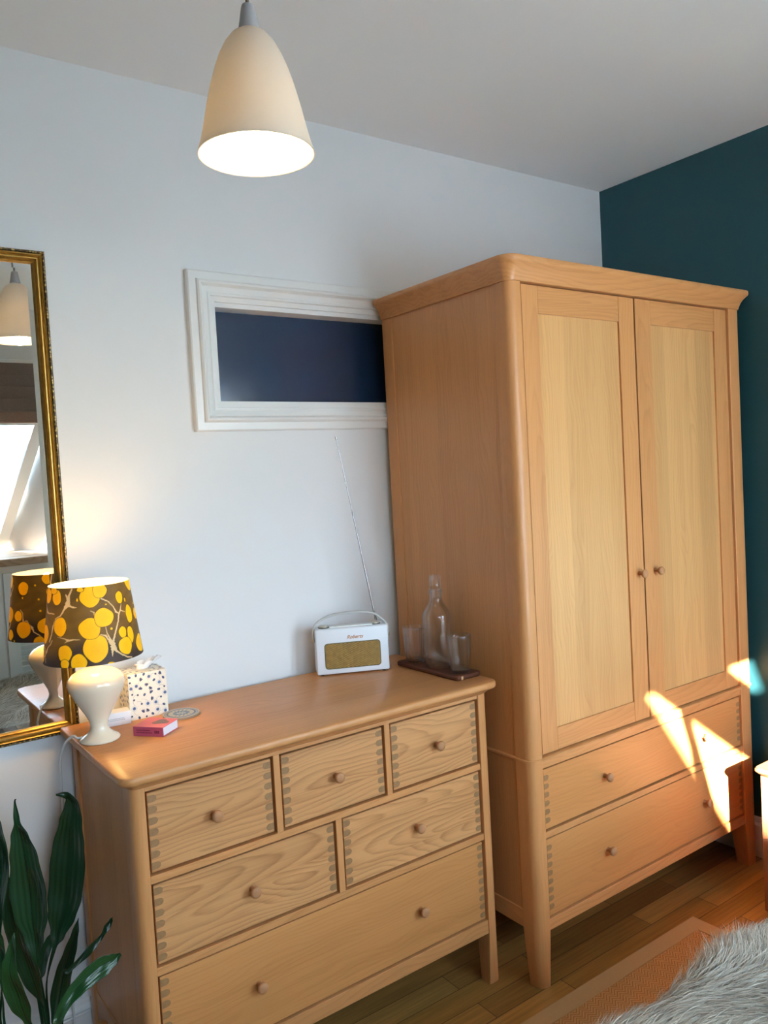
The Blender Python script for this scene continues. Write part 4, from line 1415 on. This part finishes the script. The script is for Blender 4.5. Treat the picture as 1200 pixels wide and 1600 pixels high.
# ------------------------------------------------------------------ plant
LEAVES = {'a': [(-0.195, -0.26, 0.25, 0.0021), (-0.2, -0.26, 0.391, 0.0028), (-0.206, -0.26, 0.455, 0.0105), (-0.207, -0.26, 0.502, 0.0231), (-0.209, -0.26, 0.557, 0.0385), (-0.211, -0.26, 0.63, 0.0426), (-0.215, -0.26, 0.702, 0.0331), (-0.221, -0.26, 0.758, 0.0215), (-0.226, -0.26, 0.798, 0.0069), (-0.227, -0.26, 0.844, 0.0014), (-0.224, -0.26, 0.851, 0.0007)], 'b': [(-0.174, -0.16, 0.184, 0.0019), (-0.17, -0.16, 0.317, 0.0022), (-0.146, -0.16, 0.402, 0.0045), (-0.134, -0.16, 0.436, 0.0187), (-0.12, -0.16, 0.481, 0.0345), (-0.107, -0.16, 0.534, 0.0436), (-0.097, -0.16, 0.6, 0.0451), (-0.089, -0.16, 0.662, 0.0399), (-0.081, -0.16, 0.718, 0.0294), (-0.075, -0.16, 0.762, 0.0188), (-0.084, -0.16, 0.789, 0.009), (-0.112, -0.16, 0.8, 0.0015)], 'c': [(-0.296, -0.3, 0.319, 0.0024), (-0.293, -0.3, 0.433, 0.0027), (-0.294, -0.3, 0.554, 0.0101), (-0.289, -0.3, 0.621, 0.0201), (-0.28, -0.3, 0.701, 0.0282), (-0.277, -0.3, 0.762, 0.0295), (-0.281, -0.3, 0.818, 0.0201), (-0.284, -0.3, 0.859, 0.0027)], 'd': [(-0.184, -0.2, 0.211, 0.0018), (-0.189, -0.2, 0.289, 0.0051), (-0.209, -0.2, 0.365, 0.0209), (-0.226, -0.2, 0.438, 0.0251), (-0.239, -0.2, 0.51, 0.0235), (-0.246, -0.2, 0.571, 0.0177), (-0.247, -0.2, 0.622, 0.0071), (-0.247, -0.2, 0.651, 0.0014)], 'e': [(-0.239, -0.33, 0.309, 0.002), (-0.248, -0.33, 0.345, 0.0101), (-0.26, -0.33, 0.389, 0.0228), (-0.272, -0.33, 0.439, 0.0261), (-0.278, -0.33, 0.486, 0.018), (-0.27, -0.33, 0.531, 0.01), (-0.262, -0.33, 0.567, 0.001)], 'f': [(-0.159, -0.18, 0.188, 0.0074), (-0.154, -0.18, 0.232, 0.0148), (-0.144, -0.18, 0.289, 0.0222), (-0.13, -0.18, 0.344, 0.0193), (-0.112, -0.18, 0.39, 0.0149), (-0.096, -0.18, 0.434, 0.0082), (-0.085, -0.18, 0.47, 0.0008)], 'g': [(-0.176, -0.36, 0.434, 0.001), (-0.159, -0.36, 0.444, 0.0034), (-0.138, -0.36, 0.457, 0.0062), (-0.11, -0.36, 0.474, 0.0076), (-0.085, -0.36, 0.492, 0.0063), (-0.072, -0.36, 0.503, 0.0035), (-0.061, -0.36, 0.517, 0.0077), (-0.052, -0.36, 0.528, 0.0035), (-0.047, -0.36, 0.536, 0.0007)], 'h': [(-0.216, -0.46, 0.367, 0.0084), (-0.206, -0.46, 0.406, 0.011), (-0.188, -0.46, 0.435, 0.013), (-0.161, -0.46, 0.457, 0.017), (-0.131, -0.46, 0.474, 0.0211), (-0.105, -0.46, 0.484, 0.0219), (-0.081, -0.46, 0.489, 0.0147), (-0.066, -0.46, 0.493, 0.0054), (-0.06, -0.46, 0.492, 0.0007)], 'i': [(-0.185, -0.15, 0.184, 0.0019), (-0.187, -0.15, 0.319, 0.0089), (-0.182, -0.15, 0.355, 0.0163), (-0.167, -0.15, 0.395, 0.0149), (-0.151, -0.15, 0.423, 0.0112), (-0.137, -0.15, 0.44, 0.0015)], 'k': [(-0.295, -0.36, 0.349, 0.0016), (-0.301, -0.36, 0.443, 0.002), (-0.304, -0.36, 0.518, 0.0065), (-0.296, -0.36, 0.545, 0.0098), (-0.297, -0.36, 0.576, 0.0072), (-0.301, -0.36, 0.604, 0.0013)]}
m, nt, b = new_mat('aspidistra_leaf')
at = N(nt, 'ShaderNodeAttribute')
at.attribute_name = 'pattern'
nt.links.new(at.outputs['Color'], b.inputs['Base Color'])
b.inputs['Roughness'].default_value = 0.27
b.inputs['Specular IOR Level'].default_value = 0.5
M_leaf = m
plx, ply = -0.215, -0.30
plant = thing('aspidistra_plant', 'dark green broad-leaved pot plant on the floor left of the chest', 'plant', (plx, ply, 0))
obj('pot', lathe(BM(), [(0.002, 0.0), (0.080, 0.0), (0.084, 0.004), (0.105, 0.165), (0.112, 0.168), (0.114, 0.192), (0.110, 0.195), (0.103, 0.192), (0.100, 0.166), (0.002, 0.160)], plx, ply, 48), plain('terracotta', (0.40, 0.17, 0.09), 0.8), plant, 40)
obj('soil', lathe(BM(), [(0.002, 0.1605), (0.099, 0.1605), (0.099, 0.17), (0.002, 0.174)], plx, ply, 32), plain('soil', (0.035, 0.022, 0.014), 0.95, var=0.4, scale=60), plant)
for li, (key, pts) in enumerate(LEAVES.items()):
    ra_ = random.Random(li + 3)
    base = Vector((plx + ra_.uniform(-0.05, 0.05), ply + ra_.uniform(-0.05, 0.05), 0.168))
    full = [(base.x, base.y, base.z, 0.0022)] + [tuple(p) for p in pts]
    path = smooth_path([Vector(p[:3]) for p in full], 6)
    wid = []
    for i in range(len(full) - 1):
        for k in range(6):
            wid.append(full[i][3] + (full[i + 1][3] - full[i][3]) * (k / 6 * k / 6 * (3 - 2 * k / 6)))
    wid.append(full[-1][3])
    nw = 33
    nL = len(path)
    P = np.zeros((nL, nw, 3))
    cl = np.zeros((nL, nw, 3))
    view = Vector((-0.58, -0.81, 0.0)).normalized()
    yawj = ra_.uniform(-0.25, 0.25)
    fold = ra_.uniform(0.25, 0.5)
    for i, p in enumerate(path):
        t_ = (path[min(i + 1, nL - 1)] - path[max(i - 1, 0)]).normalized()
        s_ = t_.cross(view).normalized()
        n_ = s_.cross(t_).normalized()
        s_ = (s_ * math.cos(yawj) + n_ * math.sin(yawj))
        n_ = s_.cross(t_).normalized()
        if n_.dot(view) < 0:
            n_ = -n_
        for j in range(nw):
            u_ = -1 + 2 * j / (nw - 1)
            q = p + s_ * wid[i] * u_ / math.cos(yawj) + n_ * (wid[i] * fold * (abs(u_) ** 1.4 - 0.4) + 0.002 * math.sin(i * 0.5 + u_ * 2) + wid[i] * 0.010 * math.sin(u_ * 19))
            P[i, j] = q
            g = 0.85 + 0.3 * (math.sin(u_ * 23 + li) * 0.5 + 0.5) - 0.25 * (abs(u_) < 0.09)
            old = 0.5 if key in 'eh' else 0.12
            cl[i, j] = np.array([0.008 + 0.012 * old, 0.034 + 0.045 * old, 0.013 + 0.002 * old]) * g
    me = grid_mesh('leaf', P, cl)
    o = link_mesh('leaf', me, M_leaf, plant)
    so_ = o.modifiers.new('thickness', 'SOLIDIFY')
    so_.thickness = 0.0012

# white cables along the foot of the wall
bm = BM()
tube(bm, smooth_path([(-0.30, -0.024, 0.125), (-0.22, -0.024, 0.10), (-0.12, -0.026, 0.115), (-0.06, -0.024, 0.118), (-0.03, -0.022, 0.12)], 6), 0.0045, 8)
tag(obj('power_cable', bm, M_cable, None, 80), 'white cable running along the baseboard behind the plant', 'cable')

# ------------------------------------------------------------------ rug
m, nt, b = new_mat('jute_herringbone')
tc_ = N(nt, 'ShaderNodeTexCoord')
sp = N(nt, 'ShaderNodeSeparateXYZ')
nt.links.new(tc_.outputs['Object'], sp.inputs[0])
xs_ = math_node(nt, 'MULTIPLY', sp.outputs['X'], 1 / 0.036)
zig = math_node(nt, 'PINGPONG', xs_, 0.5)
hh = math_node(nt, 'FRACT', math_node(nt, 'ADD', math_node(nt, 'MULTIPLY', sp.outputs['Y'], 1 / 0.0105), math_node(nt, 'MULTIPLY', zig, 3.0)))
st = math_node(nt, 'POWER', math_node(nt, 'PINGPONG', hh, 0.5), 0.7)
nt.links.new(mixrgb(nt, 'MIX', math_node(nt, 'MULTIPLY', st, 1.5), (0.33, 0.165, 0.065), (0.62, 0.37, 0.17)), b.inputs['Base Color'])
b.inputs['Roughness'].default_value = 0.9
b.inputs['Specular IOR Level'].default_value = 0.15
bump(nt, b, st, 0.5, 0.003)
M_jute = m
rug = thing('rug', 'flat woven herringbone rug with a plain tan border beside the bed', 'rug', (0.6, -1.2, 0))
RX0, RX1, RY0, RY1, BWD = -0.4, 1.779, -2.2, -0.728, 0.058
obj('weave', box(BM(), RX0 + BWD - 0.004, RX1 - BWD + 0.004, RY0 + BWD - 0.004, RY1 - BWD + 0.004, 0.0005, 0.0075, 0.001, 1), M_jute, rug)
bm = BM()
V4 = []
for i, z in ((0, 0.0005), (0, 0.008), (0.002, 0.010), (BWD - 0.002, 0.010), (BWD, 0.0085), (BWD, 0.0005)):
    V4.append([bm.verts.new(p) for p in [(RX0 + i, RY0 + i, z), (RX1 - i, RY0 + i, z), (RX1 - i, RY1 - i, z), (RX0 + i, RY1 - i, z)]])
for j in range(6):
    for k in range(4):
        bm.faces.new((V4[j][k], V4[j][(k + 1) % 4], V4[(j + 1) % 6][(k + 1) % 4], V4[(j + 1) % 6][k]))
obj('border', bm, plain('tan_tape', (0.50, 0.345, 0.18), 0.85, var=0.06, scale=200, spec=0.15), rug)

# ------------------------------------------------------------------ bedside table
M_cherry = oak('cherry', 'Z', 'Y', light=(0.36, 0.145, 0.070), dark=(0.22, 0.070, 0.032), fig=0.4, rough=0.3)
M_cherry_x = oak('cherry_top', 'Y', 'X', light=(0.42, 0.15, 0.07), dark=(0.28, 0.08, 0.035), fig=0.4, rough=0.22)
BX0, BX1, BY0, BY1, BZ = 1.985, X1 - 0.02, -1.275, -0.842, 0.505
bs = thing('bedside_table', 'reddish brown wooden bedside table at the right edge, by the teal wall', 'bedside table', ((BX0 + BX1) / 2, (BY0 + BY1) / 2, 0))
bm = loft(BM(), [rrect(BX0 + o_, BX1 - o_ * 0.2, BY0 + o_, BY1 - o_, (0.02, 0.004, 0.004, 0.02), z, 6) for z, o_ in ((BZ - 0.026, 0.014), (BZ - 0.018, 0.004), (BZ - 0.012, 0.0), (BZ - 0.006, 0.0), (BZ, 0.004))])
obj('top', bm, M_cherry_x, bs, 40)
bx0, by0, by1 = BX0 + 0.018, BY0 + 0.018, BY1 - 0.018
for yy in (by0, by1 - 0.035):
    for xx in (bx0, BX1 - 0.04):
        obj('leg', box(BM(), xx, xx + 0.035, yy, yy + 0.035, 0, BZ - 0.027, 0.002, 2), M_cherry, bs)
obj('side_panel', box(BM(), bx0 + 0.035, BX1 - 0.04, by0 + 0.006, by0 + 0.022, 0.20, BZ - 0.027), M_cherry, bs)
obj('side_panel', box(BM(), bx0 + 0.035, BX1 - 0.04, by1 - 0.022, by1 - 0.006, 0.20, BZ - 0.027), M_cherry, bs)
dr = obj('drawer', box(BM(), bx0 + 0.003, bx0 + 0.024, by0 + 0.037, by1 - 0.037, 0.33, BZ - 0.030, 0.002, 2), M_cherry_x, bs)
obj('front_panel', box(BM(), bx0 + 0.006, bx0 + 0.024, by0 + 0.035, by1 - 0.035, 0.20, 0.327, 0.001, 1), M_cherry, bs)
kb = lathe(BM(), [(0.006, 0), (0.006, 0.01), (0.013, 0.018), (0.012, 0.026), (0.002, 0.029)], 0, 0, 20)
bmesh.ops.transform(kb, matrix=Matrix.Translation((bx0 + 0.003, (by0 + by1) / 2, 0.40)) @ Matrix.Rotation(math.radians(-90), 4, 'Y'), verts=kb.verts)
obj('knob', kb, M_brass, dr, 50)

# ------------------------------------------------------------------ bed and fur throw
EX0, EX1, EY0, EY1 = 0.10, X1 - 0.03, -2.95, -1.375
bed = thing('bed', 'double bed covered by the shaggy throw, at the lower right', 'bed', ((EX0 + EX1) / 2, (EY0 + EY1) / 2, 0))
obj('base', box(BM(), EX0 + 0.02, EX1, EY0 + 0.02, EY1 - 0.02, 0.10, 0.27, 0.01, 2), plain('bed_base_cloth', (0.30, 0.29, 0.27), 0.9), bed, 40)
obj('mattress', box(BM(), EX0, EX1, EY0, EY1, 0.271, 0.452, 0.04, 4), plain('white_sheet', (0.75, 0.75, 0.76), 0.9), bed, 40)
for xx in (EX0 + 0.08, EX1 - 0.12):
    for yy in (EY0 + 0.08, EY1 - 0.12):
        obj('leg', box(BM(), xx, xx + 0.05, yy, yy + 0.05, 0.0095 if yy > -2 and xx < 1.7 else 0.0, 0.10, 0.002, 1), OAK_Z, bed)

TX0, TX1, TY0, TY1 = EX0 - 0.02, 1.92, EY0 + 0.02, EY1 + 0.060


def throw_pt(x, y):
    """height of the cloth over the bed, rounded down over the near edge; returns point arrays"""
    z = 0.468 + 0.010 * np.sin(x * 7 + 2 * np.sin(y * 5)) * np.sin(y * 8 + 1) + 0.006 * np.sin(x * 17 + y * 11)
    return z


def fold_over(s, t):
    """s along x (0..1), t across: metres from the far side; beyond the bed edge it drops"""
    x = TX0 + (TX1 - TX0) * s
    W = TY1 - TY0
    r = 0.035
    yflat = np.minimum(t, W - r)
    over = np.clip(t - (W - r), 0, None)
    ang = np.clip(over / r, 0, math.pi / 2)
    drop = np.clip(over - r * math.pi / 2, 0, None)
    y = TY0 + yflat + r * np.sin(ang) + 0.012 * np.sin(x * 9) * np.clip(drop / 0.1, 0, 1)
    z = throw_pt(x, TY0 + yflat) - r * (1 - np.cos(ang)) - drop
    return np.stack([x, y, z], -1)


W_ = TY1 - TY0
smax = W_ + 0.24
ns, nt2 = 160, 150
Sg, Tg = np.meshgrid(np.linspace(0, 1, ns), np.linspace(0, smax, nt2))
Pg = fold_over(Sg, Tg)
thr = link_mesh('fur_throw', grid_mesh('fur_throw', Pg, np.ones((nt2, ns, 3))), plain('fur_backing', (0.30, 0.26, 0.21), 0.95, var=0.2, scale=60, spec=0.05))
so_ = thr.modifiers.new('thickness', 'SOLIDIFY')
so_.thickness = 0.004
so_.offset = 1
tag(thr, 'shaggy pale grey-beige fur throw spread over the bed', 'throw')
# pile: tapered curved strands
def strands(n, region, length, wid, seed):
    r2 = np.random.default_rng(seed)
    s = r2.uniform(region[0], region[1], n)
    t = r2.uniform(region[2], region[3], n)
    P0 = fold_over(s, t)
    e = 1e-3
    du = fold_over(s + e, t) - P0
    dv_ = fold_over(s, t + e) - P0
    nrm = np.cross(du, dv_)
    nrm /= np.linalg.norm(nrm, axis=1, keepdims=True)
    nrm *= np.sign(nrm[:, 2:3] + 0.3 * nrm[:, 1:2] + 1e-6)
    # tufts lean together
    ph = 3.0 * np.sin(P0[:, 0] * 13 + 1.7 * np.sin(P0[:, 1] * 9)) + 2.0 * np.sin(P0[:, 1] * 17 + P0[:, 0] * 6)
    a = ph * 0.20 - 0.35 + r2.normal(0, 0.22, n)
    lean = np.stack([np.cos(a), np.sin(a), np.zeros(n)], -1)
    L = length * r2.uniform(0.6, 1.15, n)
    k = 5
    pts = []
    lf = r2.uniform(0.55, 1.25, n)
    for i in range(k):
        f = i / (k - 1)
        d = nrm * (0.72 * f - 0.30 * f * f)[..., None] if False else nrm * (0.80 * f - 0.38 * f * f)
        pts.append(P0 + L[:, None] * (d + lean * (0.25 * f + 0.75 * f * f)[..., None] * lf[:, None] if False else d + lean * ((0.25 * f + 0.75 * f * f) * lf)[:, None]))
    pts = np.stack(pts, 1)
    side = np.cross(lean, nrm)
    rv = r2.normal(0, 0.5, n)
    side = side * np.cos(rv)[:, None] + nrm * np.sin(rv)[:, None]
    w = wid * r2.uniform(0.7, 1.3, n)
    tap = np.array([1.0, 0.95, 0.8, 0.5, 0.06])
    A = pts + side[:, None, :] * (w[:, None] * tap)[..., None] / 2
    B = pts - side[:, None, :] * (w[:, None] * tap)[..., None] / 2
    V = np.stack([A, B], 2).reshape(-1, 3)
    base = (np.arange(n) * k * 2)[:, None]
    q = np.concatenate([np.stack([base[:, 0] + 2 * i, base[:, 0] + 2 * i + 1, base[:, 0] + 2 * i + 3, base[:, 0] + 2 * i + 2], -1)[:, None] for i in range(k - 1)], 1).reshape(-1, 4)
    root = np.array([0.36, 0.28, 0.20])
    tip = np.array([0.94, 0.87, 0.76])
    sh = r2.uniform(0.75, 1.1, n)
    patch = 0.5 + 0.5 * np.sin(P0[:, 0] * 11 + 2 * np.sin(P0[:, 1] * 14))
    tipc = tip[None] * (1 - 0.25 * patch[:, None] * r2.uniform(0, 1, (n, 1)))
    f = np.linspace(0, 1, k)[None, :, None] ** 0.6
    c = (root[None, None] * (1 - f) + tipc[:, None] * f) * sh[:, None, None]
    c = np.repeat(c[:, :, None], 2, 2).reshape(-1, 3)
    return V, q, c


def pile_mesh(name, V, q, c):
    me = bpy.data.meshes.new(name)
    me.vertices.add(len(V))
    me.vertices.foreach_set('co', V.astype(np.float32).ravel())
    me.loops.add(len(q) * 4)
    me.loops.foreach_set('vertex_index', q.astype(np.int32).ravel())
    me.polygons.add(len(q))
    me.polygons.foreach_set('loop_start', np.arange(0, len(q) * 4, 4, dtype=np.int32))
    me.update(calc_edges=True)
    ca = me.color_attributes.new('pattern', 'FLOAT_COLOR', 'POINT')
    ca.data.foreach_set('color', np.concatenate([c, np.ones((len(c), 1))], 1).astype(np.float32).ravel())
    return me


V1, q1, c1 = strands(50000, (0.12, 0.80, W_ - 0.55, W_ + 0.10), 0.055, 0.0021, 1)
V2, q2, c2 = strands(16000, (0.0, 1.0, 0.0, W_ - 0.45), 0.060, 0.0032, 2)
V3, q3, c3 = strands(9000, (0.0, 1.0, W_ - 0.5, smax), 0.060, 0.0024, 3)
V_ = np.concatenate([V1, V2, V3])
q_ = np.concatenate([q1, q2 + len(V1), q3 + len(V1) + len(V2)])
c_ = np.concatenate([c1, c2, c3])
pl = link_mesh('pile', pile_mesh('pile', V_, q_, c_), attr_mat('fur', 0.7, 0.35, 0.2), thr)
pl['kind'] = 'stuff'
